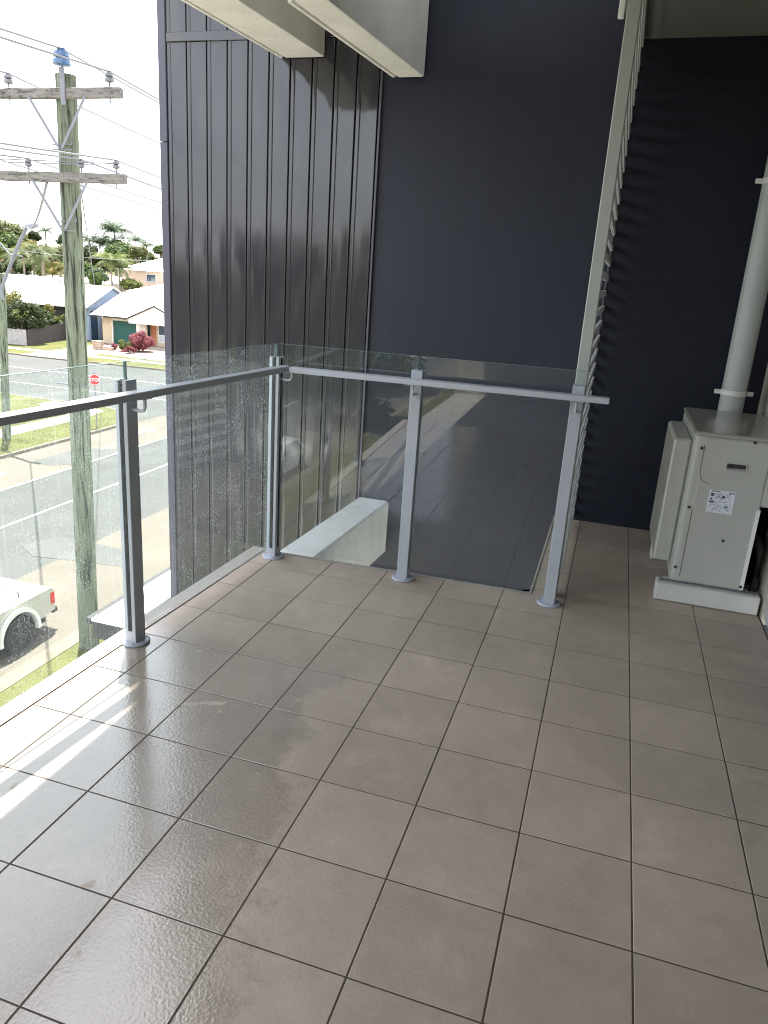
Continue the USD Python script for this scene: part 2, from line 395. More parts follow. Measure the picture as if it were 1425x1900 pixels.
M['orangeroof'] = mat('orange_roof', (.42, .17, .08), .8, var=.12, scale=1)
M['darkwood'] = mat('dark_fence', (.055, .045, .042), .9, var=.3, scale=3)
M['palewood'] = mat('pale_fence', (.33, .31, .30), .9, var=.2, scale=3)
M['white'] = mat('white_paint', (.78, .78, .76), .5)
M['dark'] = mat('dark_shade', (.03, .028, .027), .8)
M['stone'] = mat('stone_pier', (.33, .26, .20), .9, var=.4, scale=6)
M['galv'] = mat('galvanised', (.20, .205, .23), .5, metal=.3, var=.1, scale=5)
M['wire'] = mat('wire', (.22, .22, .24), .6)
M['insul_blue'] = mat('insulator_blue', (.085, .15, .27), .25)
M['insul_grey'] = mat('insulator_grey', (.20, .20, .215), .35)
M['carwhite'] = mat('car_white', (.74, .74, .70), .28, coat=.6)
M['carcream'] = mat('car_dusty_white', (.40, .395, .335), .38, coat=.3, var=.06, scale=3)
M['tyre'] = mat('tyre', (.018, .018, .018), .85)
M['rim'] = mat('rim', (.40, .40, .41), .35, metal=.7)
M['rimdark'] = mat('rim_dark', (.055, .055, .057), .45, metal=.3)
M['taillight'] = mat('tail_light', (.50, .02, .02), .2)
M['headlight'] = mat('head_light', (.75, .77, .80), .1)
M['carglass'] = mat('car_glass', (.012, .014, .016), .06, spec=.7)
M['chrome'] = mat('steel_tube', (.35, .34, .33), .3, metal=.8)
M['stopred'] = mat('stop_red', (.52, .03, .035), .45)
M['awn_grey'] = mat('awning_sheet', (.46, .49, .50), .35, var=.06, scale=2)
M['awn_dark'] = mat('awning_gutter', (.035, .035, .036), .6, var=.4, scale=30)

# weathered green timber pole, cracked along the grain
M['pole'] = usdkit.material(stage, LOOKS + '/pole_timber', {
    'g': ('geometry', {}), 'mp': ('mapping', {'scale': (9, 9, .55)}), 'n': ('noise_texture', {'scale': 1.5, 'detail': 6, 'roughness': .65, 'distortion': .5}),
    'r': ('rgb_ramp', {'ramp': [(0, (.018, .018, .013)), (.40, (.040, .042, .030)), (.48, (.15, .175, .125)), (.58, (.205, .235, .165)), (.64, (.10, .092, .068)), (.72, (.18, .20, .145)), (1, (.23, .25, .20))]}),
    'b': ('bump', {'strength': .8, 'distance': .03}), 'p': ('principled_bsdf', {'roughness': .85, 'specular_ior_level': .2})},
    [('g.position', 'mp.vector'), ('mp.vector', 'n.vector'), ('n.fac', 'r.fac'), ('r.color', 'p.base_color'), ('n.fac', 'b.height'), ('b.normal', 'p.normal')], surface='p.BSDF')
M['armwood'] = usdkit.material(stage, LOOKS + '/crossarm_timber', {
    'g': ('geometry', {}), 'mp': ('mapping', {'scale': (1.2, 6, 6)}), 'n': ('noise_texture', {'scale': 4, 'detail': 6, 'roughness': .7}),
    'r': ('rgb_ramp', {'ramp': [(0, (.015, .014, .014)), (.36, (.06, .054, .05)), (.48, (.19, .175, .16)), (.7, (.27, .25, .23)), (1, (.29, .27, .25))]}),
    'p': ('principled_bsdf', {'roughness': .85, 'specular_ior_level': .2})},
    [('g.position', 'mp.vector'), ('mp.vector', 'n.vector'), ('n.fac', 'r.fac'), ('r.color', 'p.base_color')], surface='p.BSDF')


def leaf(name, color, tr=.45):
    return usdkit.material(stage, f'{LOOKS}/{name}', {
        'g': ('geometry', {}), 'n': ('noise_texture', {'scale': .9, 'detail': 3}), 'ri': ('map_range', {'to_min': .65, 'to_max': 1.4}), 'nr': ('map_range', {'from_min': .3, 'from_max': .7, 'to_min': .75, 'to_max': 1.25}),
        'm': ('math', {'math_type': 'multiply'}), 'c': ('vector_math', {'math_type': 'scale', 'vector1': color}),
        'd': ('principled_bsdf', {'roughness': .55, 'specular_ior_level': .3}), 't': ('translucent_bsdf', {}), 'x': ('mix_closure', {'fac': tr})},
        [('g.position', 'n.vector'), ('n.fac', 'nr.value'), ('g.random_per_island', 'ri.value'), ('ri.result', 'm.value1'), ('nr.result', 'm.value2'), ('m.value', 'c.scale'), ('c.vector', 'd.base_color'), ('c.vector', 't.color'),
         ('d.BSDF', 'x.closure1'), ('t.BSDF', 'x.closure2')], surface='x.closure')


L = {'dark': leaf('leaf_dark', (.075, .105, .040)), 'mid': leaf('leaf_mid', (.115, .175, .05)), 'yellow': leaf('leaf_yellow', (.29, .27, .075)), 'olive': leaf('leaf_olive', (.17, .19, .07)),
     'grey': leaf('leaf_greygreen', (.11, .165, .09)), 'bright': leaf('leaf_bright', (.19, .24, .065)), 'pink': leaf('leaf_pink', (.40, .13, .15)), 'palm': leaf('leaf_palm', (.17, .21, .09))}
M['bark'] = mat('bark', (.16, .13, .10), .9, var=.3, scale=4)
M['palmbark'] = mat('palm_bark', (.24, .20, .16), .9, var=.25, scale=5)

# ------------------------------------------------------------------ ground, street
G = -7.3


def struct(name, mesh, m_, smooth=False):
    return solo(name, mesh, m_, kind='structure', smooth=smooth)


struct('ground', sheet(-2500, 2500, -1500, 3500, G - .06, 8, 8), M['soil'])
struct('main_street', sheet(-25.6, -11.3, -160, 400, G, 2, 40), M['asphalt'])
struct('side_street', sheet(-400, -25.6, 30.5, 53.5, G, 30, 2), M['asphalt'])
struct('parking_lane', sheet(-15.35, -11.85, -160, 60, G + .004, 1, 30), M['asphalt_tan'])
struct('forecourt', sheet(-8.6, 40, -120, 80, G + .121, 2, 20), M['concrete'])
struct('gutter', sheet(-11.85, -11.44, -160, 60, G + .008, 1, 30), M['kerb'])
struct('far_lane', sheet(-25.40, -22.05, -160, 36.5, G + .0035, 1, 30), M['asphalt_tan'])
pt = lambda px, py: at(px, py, 2, G)[:2]
for nm, pts in (('road_patch', [(60, 856), (150, 832), (225, 834), (226, 842), (145, 862), (85, 864)]), ('road_patch', [(40, 1012), (110, 995), (228, 1020), (228, 1052), (130, 1040), (60, 1032)])):
    struct(nm, slab(Polygon([tuple(pt(*p)) for p in pts]), G + .003, G + .0105), M['asphalt_dark'])
lines = Thing('road_marking', kind='structure')
for x0 in (-18.83, -21.93):
    lines.part('lane_line', sheet(x0 - .06, x0 + .06, -160, 36.5, G + .014, 1, 30), M['paint'])
a, b = pt(189, 834), pt(226, 822)
lines.part('lane_dash', beam_along((*a, G + .012), (*b, G + .012), .12, .006), M['paint'])
lines.part('lane_line', sheet(-60, -27.5, 41.1, 41.24, G + .014), M['paint'])
lines.part('lane_line', sheet(-60, -30, 47.0, 47.14, G + .014), M['paint'])
ac_ = pt(2, 878)
for dy in (0, 26.):
    cx, cy = ac_[0] + .1, ac_[1] - 1.2 + dy * .42
    lines.part('turn_arrow', slab(Polygon([(cx - .09, cy - 1.6), (cx + .09, cy - 1.6), (cx + .09, cy + .4), (cx + .42, cy + .4), (cx, cy + 1.5), (cx - .42, cy + .4), (cx - .09, cy + .4)]), G + .010, G + .016), M['paint'])
# the corner verges: kerb ring and grass
sw = Polygon([(-400, -160), (-25.45, -160), (-25.45, 36.6), (-400, 36.6)])
sw = sw.buffer(-5, quad_segs=10).buffer(5, quad_segs=10)
nw = Polygon([(-400, 53.35), (-25.45, 53.35), (-25.45, 420), (-400, 420)])
nw = nw.buffer(-6, quad_segs=10).buffer(6, quad_segs=10)
ne = sbox(-11.42, -160, 60, 400)
for p_ in (sw, nw, ne):
    struct('kerb', slab(p_.difference(p_.buffer(-.16)), G - .05, G + .13), M['kerb'])
    struct('verge', slab(p_.buffer(-.162), G - .05, G + .115), M['grass'])
struct('footpath', sheet(-29.45, -28.1, -160, 33.2, G + .121, 1, 30), M['path'])
struct('footpath', slab(Polygon([(-29.45, 33.2), (-28.1, 33.2), (-28.6, 35.4), (-33, 36.35), (-33, 34.9)]), G + .05, G + .121), M['path'])
struct('footpath', sheet(-300, -30, 56.0, 57.1, G + .121, 20, 1), M['path'])
struct('driveway', slab(Polygon([(-50.6, 53.2), (-45.3, 53.2), (-46.4, 60), (-46.4, 66.9), (-51.6, 66.9), (-51.2, 60)]), G + .05, G + .126), M['pinkpave'])
struct('front_paving', slab(Polygon([(-46.35, 58.6), (-34, 57.6), (-34, 66.9), (-46.35, 66.9)]), G + .05, G + .1255), M['pinkpave'])
# loose blades on the nearest verges
bl = []
for k in range(5200):
    if k < 1800:
        px_, py_ = rng.uniform(-11.2, -9.4), rng.uniform(4, 22)
    else:
        px_, py_ = rng.uniform(-28.0, -25.7), rng.uniform(16, 33)
    h, a = rng.uniform(.02, .055), rng.uniform(0, 6.28); w = rng.uniform(.006, .014)
    d = np.array([math.cos(a), math.sin(a), 0]); s = np.array([-d[1], d[0], 0])
    o = np.array([px_, py_, G + .113]); bl.append((np.array([o - s * w, o + s * w, o + d * h * .5 + [0, 0, h]]), np.array([[0, 1, 2]])))
solo('verge_grass', join(*bl), M['blade'], 'short green grass blades on the nature strips by the kerbs', 'grass', kind='stuff')

# ------------------------------------------------------------------ the balcony: slab, tiles
edge_x = lambda y: -1.962 + .030 * y                    # left tile edge
back_y = lambda x: 1.408 + .0357 * (x + 1.51)           # back tile edge
VX = -.468                                              # edge of the void beside the passage
WALL_Y, RW = 2.85, .612
YS = -3.0
floor_poly = Polygon([(edge_x(YS), YS), (RW, YS), (RW, WALL_Y), (VX, WALL_Y), (VX, back_y(VX)), (edge_x(1.4), back_y(edge_x(1.4)))])
fl = Thing('balcony_floor', kind='structure')
fl.part('grout_bed', slab(floor_poly, -.03, -.0010), M['grout'])
struct('balcony_slab', slab(floor_poly.union(Polygon([(edge_x(YS) - .075, YS), (edge_x(YS), YS), (edge_x(1.42), 1.42), (edge_x(1.42) - .075, 1.42)])).buffer(.001), -.32, -.031), M['concrete'])


def tile_mesh(poly, zz):
    o = np.array(poly.exterior.coords)[:-1]
    if not poly.exterior.is_ccw:
        o = o[::-1]
    inn = poly.buffer(-.0013, join_style=2, mitre_limit=8)
    if inn.geom_type != 'Polygon' or inn.is_empty:
        return None
    i_ = np.array(inn.exterior.coords)[:-1]
    if not inn.exterior.is_ccw:
        i_ = i_[::-1]
    if len(i_) != len(o):
        return slab(poly, zz - .008, zz)
    k = int(np.argmin(np.linalg.norm(i_ - o[0], axis=1))); i_ = np.roll(i_, -k, 0); n = len(o)
    v = np.vstack([np.c_[o, np.full(n, zz - .008)], np.c_[o, np.full(n, zz - .0011)], np.c_[i_, np.full(n, zz)]]); f = []
    for r in (0, n):
        for j in range(n):
            a, b = r + j, r + (j + 1) % n; f += [[a, b, b + n], [a, b + n, a + n]]
    f += [[2 * n, 2 * n + j, 2 * n + j + 1] for j in range(1, n - 1)]
    return v, np.array(f)


for i in range(-8, 4):
    for j in range(-10, 11):
        q = sbox(i * T, j * T, (i + 1) * T, (j + 1) * T).intersection(floor_poly)
        if q.is_empty or q.geom_type != 'Polygon' or q.area < 2e-4:
            continue
        q = q.buffer(-.0019, join_style=2)
        if q.is_empty or q.geom_type != 'Polygon':
            continue
        tm = tile_mesh(q.simplify(1e-5), rng.uniform(-.0003, .0003))
        if tm:
            fl.part('floor_tile', tm, M['tile'])
cap = [(edge_x(y) - .078, y) for y in (YS, 1.43)] + [(edge_x(y) - .0015, y) for y in (1.43, YS)]
solo('edge_capping', slab(Polygon(cap), -.34, .004), M['capping'], 'white painted capping strip along the street edge of the tiles', 'capping')
bc = [(edge_x(1.4) - .05, back_y(-1.95) + .0015), (VX, back_y(VX) + .0015), (VX, back_y(VX) + .016), (edge_x(1.4) - .05, back_y(-1.95) + .016)]
solo('edge_strip', slab(Polygon(bc), -.34, .0025), M['concrete'], 'thin grey metal edge strip behind the back row of posts', 'edge strip')
solo('edge_strip', box(VX - .012, VX - .0015, back_y(VX) + .018, WALL_Y - .003, -.34, .006), M['capping'], 'thin pale metal edge strip along the void beside the passage', 'edge strip')

# ------------------------------------------------------------------ walls, cladding, ceiling, beams
CX0, CX1 = -3.425, -1.862
ZT = 14.5
nw_ = Thing('navy_wall', 'dark navy rendered wall of the building beyond the railing', 'wall', (CX1, WALL_Y, G))
nw_.part('wall_face', box(CX1, 9, WALL_Y, WALL_Y + .3, G, ZT), M['navy'])
cl = Thing('clad_wall', 'glossy charcoal wall of vertical metal cladding boards', 'wall', (CX0, WALL_Y, G))
cl.part('backing', box(CX0 + .003, CX1 - .003, WALL_Y + .012, WALL_Y + .3, G, ZT), M['gap'])
PW = (CX1 - .006 - (CX0 + .052)) / 10
Z1, Z2 = 2.862, 2.918
for z0, z1 in ((G, Z1 - .002), (Z2 + .002, ZT)):
    for k in range(10):
        xa = CX0 + .052 + k * PW; xb = xa + PW - .0115
        prof = [(xa, WALL_Y + .011), (xa, WALL_Y - .006), (xa + .002, WALL_Y - .0075), (xa + .020, WALL_Y - .0075), (xa + .0235, WALL_Y - .006), (xa + .0275, WALL_Y - .003), (xb - .006, WALL_Y - .003), (xb - .0015, WALL_Y - .001), (xb, WALL_Y + .002), (xb, WALL_Y + .011)]
        p = trimesh.creation.extrude_polygon(Polygon(prof), z1 - z0); p.apply_translation([0, 0, z0])
        cl.part('cladding_board', (np.array(p.vertices), np.array(p.faces)), M['clad'], smooth=30)
cl.part('flashing_band', box(CX0 + .05, CX1 - .002, WALL_Y - .016, WALL_Y + .010, Z1, Z2, .003), M['clad'])
cl.part('corner_trim', box(CX0 - .012, CX0 + .046, WALL_Y - .018, WALL_Y + .05, G, 2.258, .003), M['trim'])
cl.part('corner_trim', box(CX0 - .012, CX0 + .046, WALL_Y - .018, WALL_Y + .05, 2.262, ZT, .003), M['trim'])
cl.part('end_trim', box(CX1 - .004, CX1 + .010, WALL_Y - .022, WALL_Y - .001, G, ZT, .002), M['trim'])
cl.part('side_wall', box(CX0 + .001, CX0 + .28, WALL_Y + .301, WALL_Y + 9, G, ZT), M['navy'])

rw = Thing('side_wall', 'beige rendered wall beside the air conditioner', 'wall', (RW, 2, 0))
rw.part('wall_face', box(RW, RW + .25, 1.62, WALL_Y - .002, -.02, 2.81), M['beige'])
rw.part('wall_face', box(RW, RW + .25, -5.5, -1.6, -.02, 2.81), M['beige'])
rw.part('lintel', box(RW, RW + .25, -1.598, 1.618, 2.2, 2.81), M['beige'])
sd = Thing('sliding_door', 'dark glazed sliding door in a pale frame at the right edge', 'door', (RW, 0, 0))
for y0, y1, z0, z1 in ((-1.59, 1.61, 0.003, .06), (-1.59, 1.61, 2.14, 2.195), (-1.59, -1.53, .062, 2.138), (1.55, 1.61, .062, 2.138), (-.03, .03, .062, 2.138)):
    sd.part('door_frame', box(RW + .012, RW + .09, y0, y1, z0, z1, .003), M['alu_light'])
for y0, y1 in ((-1.528, -.032), (.032, 1.548)):
    sd.part('door_glass', box(RW + .04, RW + .05, y0, y1, .063, 2.137), M['carglass'])
CEIL = 2.81
XR = -2.085
cp = Polygon([(XR, -5.4), (RW + .3, -5.4), (RW + .3, WALL_Y - .002), (VX + .02, WALL_Y - .002), (VX + .02, 1.50), (XR, 1.50)])
cv = Thing('ceiling', kind='structure')
cv.part('soffit', slab(cp, CEIL, CEIL + .03), M['soffit'])
vo = sbox(-2.42, 1.505, RW + .3, WALL_Y - .004)
solo('void_roof', slab(vo, 3.605, 3.85), M['soffit'], 'pale roof slab carried by the overhead beams above the void', 'roof')
cv.part('roof_slab', slab(cp, CEIL + .031, CEIL + .34), M['concrete'])
solo('room_wall', box(-2.08, RW + .25, -5.65, -5.42, -.02, CEIL + .3), M['beige'], 'beige wall closing the balcony behind the viewer', 'wall')
struct('balcony_slab', box(-2.06, RW + .3, -5.4, YS - .002, -.32, -.004), M['concrete'])
struct('lower_floor', box(-2.06, RW + .3, -6, 1.38, -3.6, -3.4), M['concrete'])


def skew_beam(name, x0, x1, ya, yb, z0, z1, slope, label, groove=True, m_=None):
    """a concrete beam along y whose plan leans by slope metres in x per metre of y; x0, x1 at yb"""
    t = Thing(name, label, 'beam', ((x0 + x1) / 2, yb, z0), group=None)
    prof = [(x0 + .012, z0 + .028), (x0 + .012, z0 + .0), (x0 + .03, z0), (x0 + .035, z0 + .012), (x0 + .047, z0 + .012), (x0 + .052, z0), (x1 - .012, z0), (x1 - .003, z0 + .004), (x1, z0 + .012), (x1, z1 - .01), (x1 - .01, z1), (x0 + .01, z1), (x0, z1 - .01), (x0, z0 + .028)] if groove else \
        [(x0, z0 + .008), (x0 + .008, z0), (x1 - .008, z0), (x1, z0 + .008), (x1, z1 - .012), (x1 - .012, z1), (x0 + .012, z1), (x0, z1 - .012)]
    v, f = prism(prof, 'y', 0, 1)
    ys = ya + (yb - ya) * v[:, 1]
    # subdivide lengthwise is not needed: straight faces
    v = np.stack([v[:, 0] + slope * (ys - yb), ys, v[:, 2]], 1)
    t.part('beam_body', (v, f), m_ or M['render'], smooth=25)
    return t


skew_beam('concrete_beam', -2.555, -2.243, 1.30, WALL_Y - .02, 2.752, 3.6, .07, 'larger pale concrete beam overhead that meets the ribbed cladding')
skew_beam('concrete_beam', -1.80, -1.590, 1.50, WALL_Y - .024, 2.632, 3.6, .08, 'pale concrete beam overhead ending where cladding meets navy wall')
skew_beam('concrete_beam', -1.858, -1.628, .9, WALL_Y - .024, -.445, -.058, .045, 'low white concrete beam crossing the void below floor level', False, M['render_low'])
solo('cross_beam', box(-2.62, -2.09, 1.26, 1.296, 2.76, 3.4), M['render'], 'short pale cross beam tying the overhead beam to the roof', 'beam')

# privacy screen of horizontal slats beside the void
SX = -.372
sc = Thing('slat_screen', 'floor to ceiling screen of thin pale horizontal slats', 'screen', (SX, 1.5, 0))
sc.part('frame_post', box(SX - .030, SX + .024, 1.462, 1.512, .004, CEIL - .002, .004), M['frame'])
sc.part('wall_channel', box(SX + .004, SX + .016, WALL_Y - .012, WALL_Y - .004, .01, CEIL - .003, .002), M['trim'])
sc.part('head_rail', box(SX - .03, SX + .026, 1.514, WALL_Y - .033, CEIL - .05, CEIL - .003, .003), M['frame'])
k = 0
zz = .05
while zz < CEIL - .09:
    sc.part('slat', box(SX + .006, SX + .023, 1.5135, WALL_Y - .0135, zz, zz + .034, .002), M['slat'])
    zz += .0865
solo('fascia_plate', box(SX - .062, SX - .038, 1.462, 1.50, 2.52, 3.2, .003), M['white'], 'white plate at the head of the slat screen post', 'fascia')

# ------------------------------------------------------------------ railing
P0, P1, P2 = np.array([-2.016, -.884]), np.array([-1.927, .226]), np.array([-1.836, 1.340])
P3, P4 = np.array([-1.115, 1.356]), np.array([-.376, 1.366])
dl = (P2 - P1) / np.linalg.norm(P2 - P1)
angL = math.degrees(math.atan2(-dl[0], dl[1]))
db = (P4 - P2) / np.linalg.norm(P4 - P2)
angB = math.degrees(math.atan2(db[1], db[0]))
W_, D_ = .054, .060     # across the glass, along the glass
SLOT = .0105


def post_section(slots):
    """local frame: glass runs along local y"""
    p = sbox(-W_ / 2, -D_ / 2, W_ / 2, D_ / 2).buffer(-.003).buffer(.003, quad_segs=3)
    for s in slots:
        if s == '-y': p = p.difference(sbox(-SLOT, -D_, SLOT, -D_ / 2 + .024))
        if s == '+y': p = p.difference(sbox(-SLOT, D_ / 2 - .024, SLOT, D_))
        if s == '+x': p = p.difference(sbox(W_ / 2 - .022, -SLOT, W_, SLOT))
    return p


def post(loc, rot, slots, label, inward):
    t = Thing('railing_post', label, 'post', (*loc, 0), rot, group=None)
    p = post_section(slots)
    t.part('post_body', slab(p, .058, 1.062), M['alu'], local=True)
    t.part('post_foot', slab(sbox(-W_ / 2, -D_ / 2, W_ / 2, D_ / 2).buffer(-.003).buffer(.003, quad_segs=3), .010, .0575), M['alu'], local=True)
    for s in slots:
        g_ = {'-y': sbox(-SLOT, -D_ / 2 + .004, SLOT, -D_ / 2 + .0235), '+y': sbox(-SLOT, D_ / 2 - .0235, SLOT, D_ / 2 - .004), '+x': sbox(W_ / 2 - .0215, -SLOT, W_ / 2 - .004, SLOT)}[s]
        t.part('slot_gasket', slab(g_.buffer(-.0004), .0585, 1.058), M['rubber'], local=True)
    t.part('base_flange', lathe([(.056, .0015), (.057, .004), (.0565, .009), (.054, .0115), (.04, .0125)], (0, 0, 0), 40), M['alu_light'], local=True, smooth=40)
    for k_ in range(3):
        a_ = math.radians(60 + 120 * k_)
        t.part('flange_screw', lathe([(.0045, .0118), (.0045, .0142), (.002, .0152)], (.046 * math.cos(a_), .046 * math.sin(a_), 0), 10), M['galv'], local=True)
    # a bent rod carries the handrail
    ix, iy = inward
    q = np.array([[ix * .02, iy * .02, .955], [ix * .068, iy * .068, .952], [ix * .079, iy * .079, .956], [ix * .084, iy * .084, .968], [ix * .085, iy * .085, 1.004]])
    t.part('rail_bracket', tube(q, .0065, 10), M['alu'], local=True, smooth=40)
    t.part('bracket_plate', box(min(ix * .07, ix * .10) if ix else -.03, max(ix * .07, ix * .10) if ix else .03, min(iy * .07, iy * .10) if iy else -.03, max(iy * .07, iy * .10) if iy else .03, .9995, 1.0035), M['alu'], local=True)
    return t


post(P0, angL, ['-y', '+y'], 'grey metal railing post nearest the viewer at the street edge', (1, 0))
post(P1, angL, ['-y', '+y'], 'dark slotted railing post standing on the sunlit street edge', (1, 0))
post(P2, angL, ['-y', '+x'], 'slotted railing post at the corner of the balcony', (1, 0))
post(P3, angB, ['+x'], 'plain grey railing post in the middle of the back railing', (0, -1))
post(P4, angB, [], 'grey railing post at the open end beside the slat screen', (0, -1))
OFF = .085
nl = np.array([dl[1], -dl[0]])                        # inward of the street run
nb_ = np.array([db[1], -db[0]])
corner = P2 + nl * OFF + nb_ * OFF
RW_, RH = .052, .027
h0 = P0 - dl * 1.1 + nl * OFF; h1 = P1 + nl * OFF
cornerL = h1 + dl * ((corner - h1) @ dl + .018)
hl = Thing('handrail', 'grey flat handrail running along the street edge', 'handrail', (*h1, 1.0))
hl.part('rail', beam_along((*h0, 1.0185), (*cornerL, 1.0185), RW_, RH), M['alu'])
hb = Thing('handrail', 'grey flat handrail of the back railing with its open end', 'handrail', (*corner, 1.0))
cb = corner + db * .030
he = P4 + nb_ * OFF + db * .135
hb.part('rail', beam_along((*cb, 1.0180), (*he, 1.0180), RW_, RH - .001), M['alu'])


def pane(a, b, label, m_, z0=.055, z1=1.125, th=.010):
    a, b = np.array(a), np.array(b); d = (b - a) / np.linalg.norm(b - a); L_ = np.linalg.norm(b - a)
    t = Thing('glass_panel', label, 'glass panel', (*a, z0), math.degrees(math.atan2(d[1], d[0])))
    gp = t.part('glass_sheet', box(0, L_, -th / 2, th / 2, 0, z1 - z0), m_, local=True)
    e = .0012
    t.part('top_edge', box(0, L_, -th / 2, th / 2, z1 - z0 + .0004, z1 - z0 + .0004 + e), M['glassedge'], local=True)
    for xx in (-e - .0004, L_ + .0004):
        t.part('side_edge', box(xx, xx + e, -th / 2, th / 2, 0, z1 - z0), M['glassedge'], local=True)


pane(P0 + dl * .004, P1 - dl * .004, 'rain speckled glass panel at the street edge nearest the viewer', M['glass_rain'])
pane(P1 + dl * .004, P2 - dl * .012, 'rain speckled glass panel between corner post and street edge post', M['glass_rain'])
pane(P2 + db * .012, P3 - db * .004, 'clear glass panel of the back railing before the cladding', M['glass_back'])
pane(P3 + db * .004, P4 + db * .045, 'clear glass panel of the back railing before the navy wall', M['glass_back'])

# ------------------------------------------------------------------ air conditioner, pads, downpipe
for y0, lab in ((1.655, 'white plastic mounting block under the near end of the air conditioner'), (2.27, 'white plastic mounting block under the far end of the air conditioner')):
    t = Thing('mounting_block', lab, 'mounting block', (.36, y0 + .05, 0))
    t.part('block_body', box(.118, .598, y0, y0 + .085, .0025, .096, .006), M['ac_pad'])
    t.part('bolt_rail', box(.135, .58, y0 + .03, y0 + .055, .0965, .103, .001), M['galv'])
ac = Thing('air_conditioner', 'white outdoor air conditioner unit on mounting blocks', 'air conditioner', (.34, 2.1, .1))
AX0, AX1, AY0, AY1, AZ0, AZ1 = .178, .515, 1.700, 2.50, .105, .862
bp = [(AX0 + .03, AY0), (AX0 + .012, AY0 + .006), (AX0 + .003, AY0 + .02), (AX0, AY0 + .04), (AX0, AY1), (AX1, AY1), (AX1, AY0)]
ac.part('casing', slab(Polygon(bp), AZ0, AZ1 - .022), M['ac'], smooth=30)
ac.part('top_lid', box(AX0 - .006, AX1 + .075, AY0 - .006, AY1 + .006, AZ1 - .0215, AZ1, .006), M['ac_top'])
sp_ = ac.part('side_panel', box(AX0 + .045, AX1 - .004, AY0 - .0045, AY0 + .002, AZ0 + .004, AZ1 - .026, .002), M['ac'])
ac.part('service_cover', box(AX1 + .0005, AX1 + .072, AY0 - .004, AY0 + .42, .535, AZ1 - .0225, .006), M['ac'])
ac.part('panel_edge', box(AX1 - .014, AX1 + .004, AY0 - .0065, AY0 - .005, AZ0 + .004, .52, .0005), M['white'])
hd = ac.part('handle_surround', box(.325, .425, AY0 - .0075, AY0 - .0049, .690, .735, .001), M['ac'])
ac.part('handle_recess', box(.334, .416, AY0 - .0085, AY0 - .0078, .698, .727), M['ac_dark'], parent=hd)
ac.part('handle_scoop', hull([(.336, AY0 - .0088, .700), (.414, AY0 - .0088, .700), (.336, AY0 - .0088, .704), (.414, AY0 - .0088, .708), (.336, AY0 - .0105, .700), (.414, AY0 - .0105, .700)]), M['ac_top'], parent=hd)
for sx, sz in ((.21, .785), (.432, .838), (.205, .49), (.385, .345), (.195, .175), (.505, .125)):
    ac.part('screw', lathe([(.0075, 0), (.0075, .002), (.004, .0035)], (0, 0, 0), 10) if False else xf(lathe([(.0075, 0), (.0075, .002), (.004, .0035)], (0, 0, 0), 10), np.array([[1, 0, 0, sx], [0, 0, -1, AY0 - .0052], [0, 1, 0, sz], [0, 0, 0, 1.]])), M['screw'])
# moulded line of the side panel
ql = [(.222, .80), (.222, .70), (.224, .66), (.235, .635), (.252, .622), (.272, .618)]
ac.part('panel_groove', tube([(a, AY0 - .0046, b) for a, b in ql], .0012, 5), M['ac_dark'])
ac.part('panel_groove', tube([(.222, AY0 - .0046, .48), (.222, AY0 - .0046, .13)], .0012, 5), M['ac_dark'])
st_ = ac.part('rating_label', box(.282, .398, AY0 - .0064, AY0 - .0049, .480, .592), M['sticker'])
pr_ = []
R_ = random.Random(3)


def dash(x0, x1, z0, z1):
    pr_.append(box(.282 + x0 * .116, .282 + x1 * .116, AY0 - .0068, AY0 - .00645, .480 + z0 * .112, .480 + z1 * .112))


dash(.08, .42, .93, .97); dash(.76, .82, .86, .96); dash(.84, .97, .90, .94)
for (x0, x1, z0, z1) in ((.07, .2, .72, .86), (.33, .5, .70, .72), (.33, .35, .70, .86), (.33, .5, .84, .86), (.5, .62, .68, .78), (.07, .15, .56, .64), (.05, .25, .43, .52), (.68, .78, .26, .34)):
    dash(x0, x1, z0, z1)
for row in range(15):
    zr = .06 + row * .055; xx = .06 + R_.random() * .05
    while xx < .86:
        w = R_.uniform(.02, .07)
        if R_.random() < .6: dash(xx, xx + w, zr, zr + .016)
        xx += w + .012
ac.part('print', join(*pr_), M['ink'], parent=st_)
gd = ac.part('fan_guard', box(.093, .1765, 1.80, 2.36, .16, .80, .010), M['ac'])
gr = []
for k in range(11):
    gr.append(box(.0905, .0925, 1.82 + k * .05, 1.832 + k * .05, .18, .78))
ac.part('guard_bars', join(*gr), M['ac_top'], parent=gd)
for yy in (1.70, 2.315):
    ac.part('foot', box(.15, .545, yy + .0, yy + .035, .1035, .1045), M['ac'])
hs = solo('hose', join(tube([(.545, 1.78, .36), (.57, 1.76, .30), (.575, 1.75, .2), (.57, 1.76, .1), (.56, 1.80, .02)], .017, 10), tube([(.55, 1.86, .36), (.585, 1.85, .28), (.59, 1.84, .15), (.58, 1.86, .02)], .014, 10)), M['rubber'],
     'black refrigerant hoses hanging beside the air conditioner', 'hose', smooth=40)
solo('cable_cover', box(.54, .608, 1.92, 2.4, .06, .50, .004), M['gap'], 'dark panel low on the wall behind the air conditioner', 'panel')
dp = Thing('downpipe', 'white plastic downpipe standing behind the air conditioner', 'downpipe', (.425, 2.62, 0))
PXc, PYc, PR_ = .430, 2.62, .066
dp.part('pipe', tube([(PXc, PYc, .003), (PXc, PYc, CEIL - .003)], PR_, 40), M['pvc'], smooth=40)
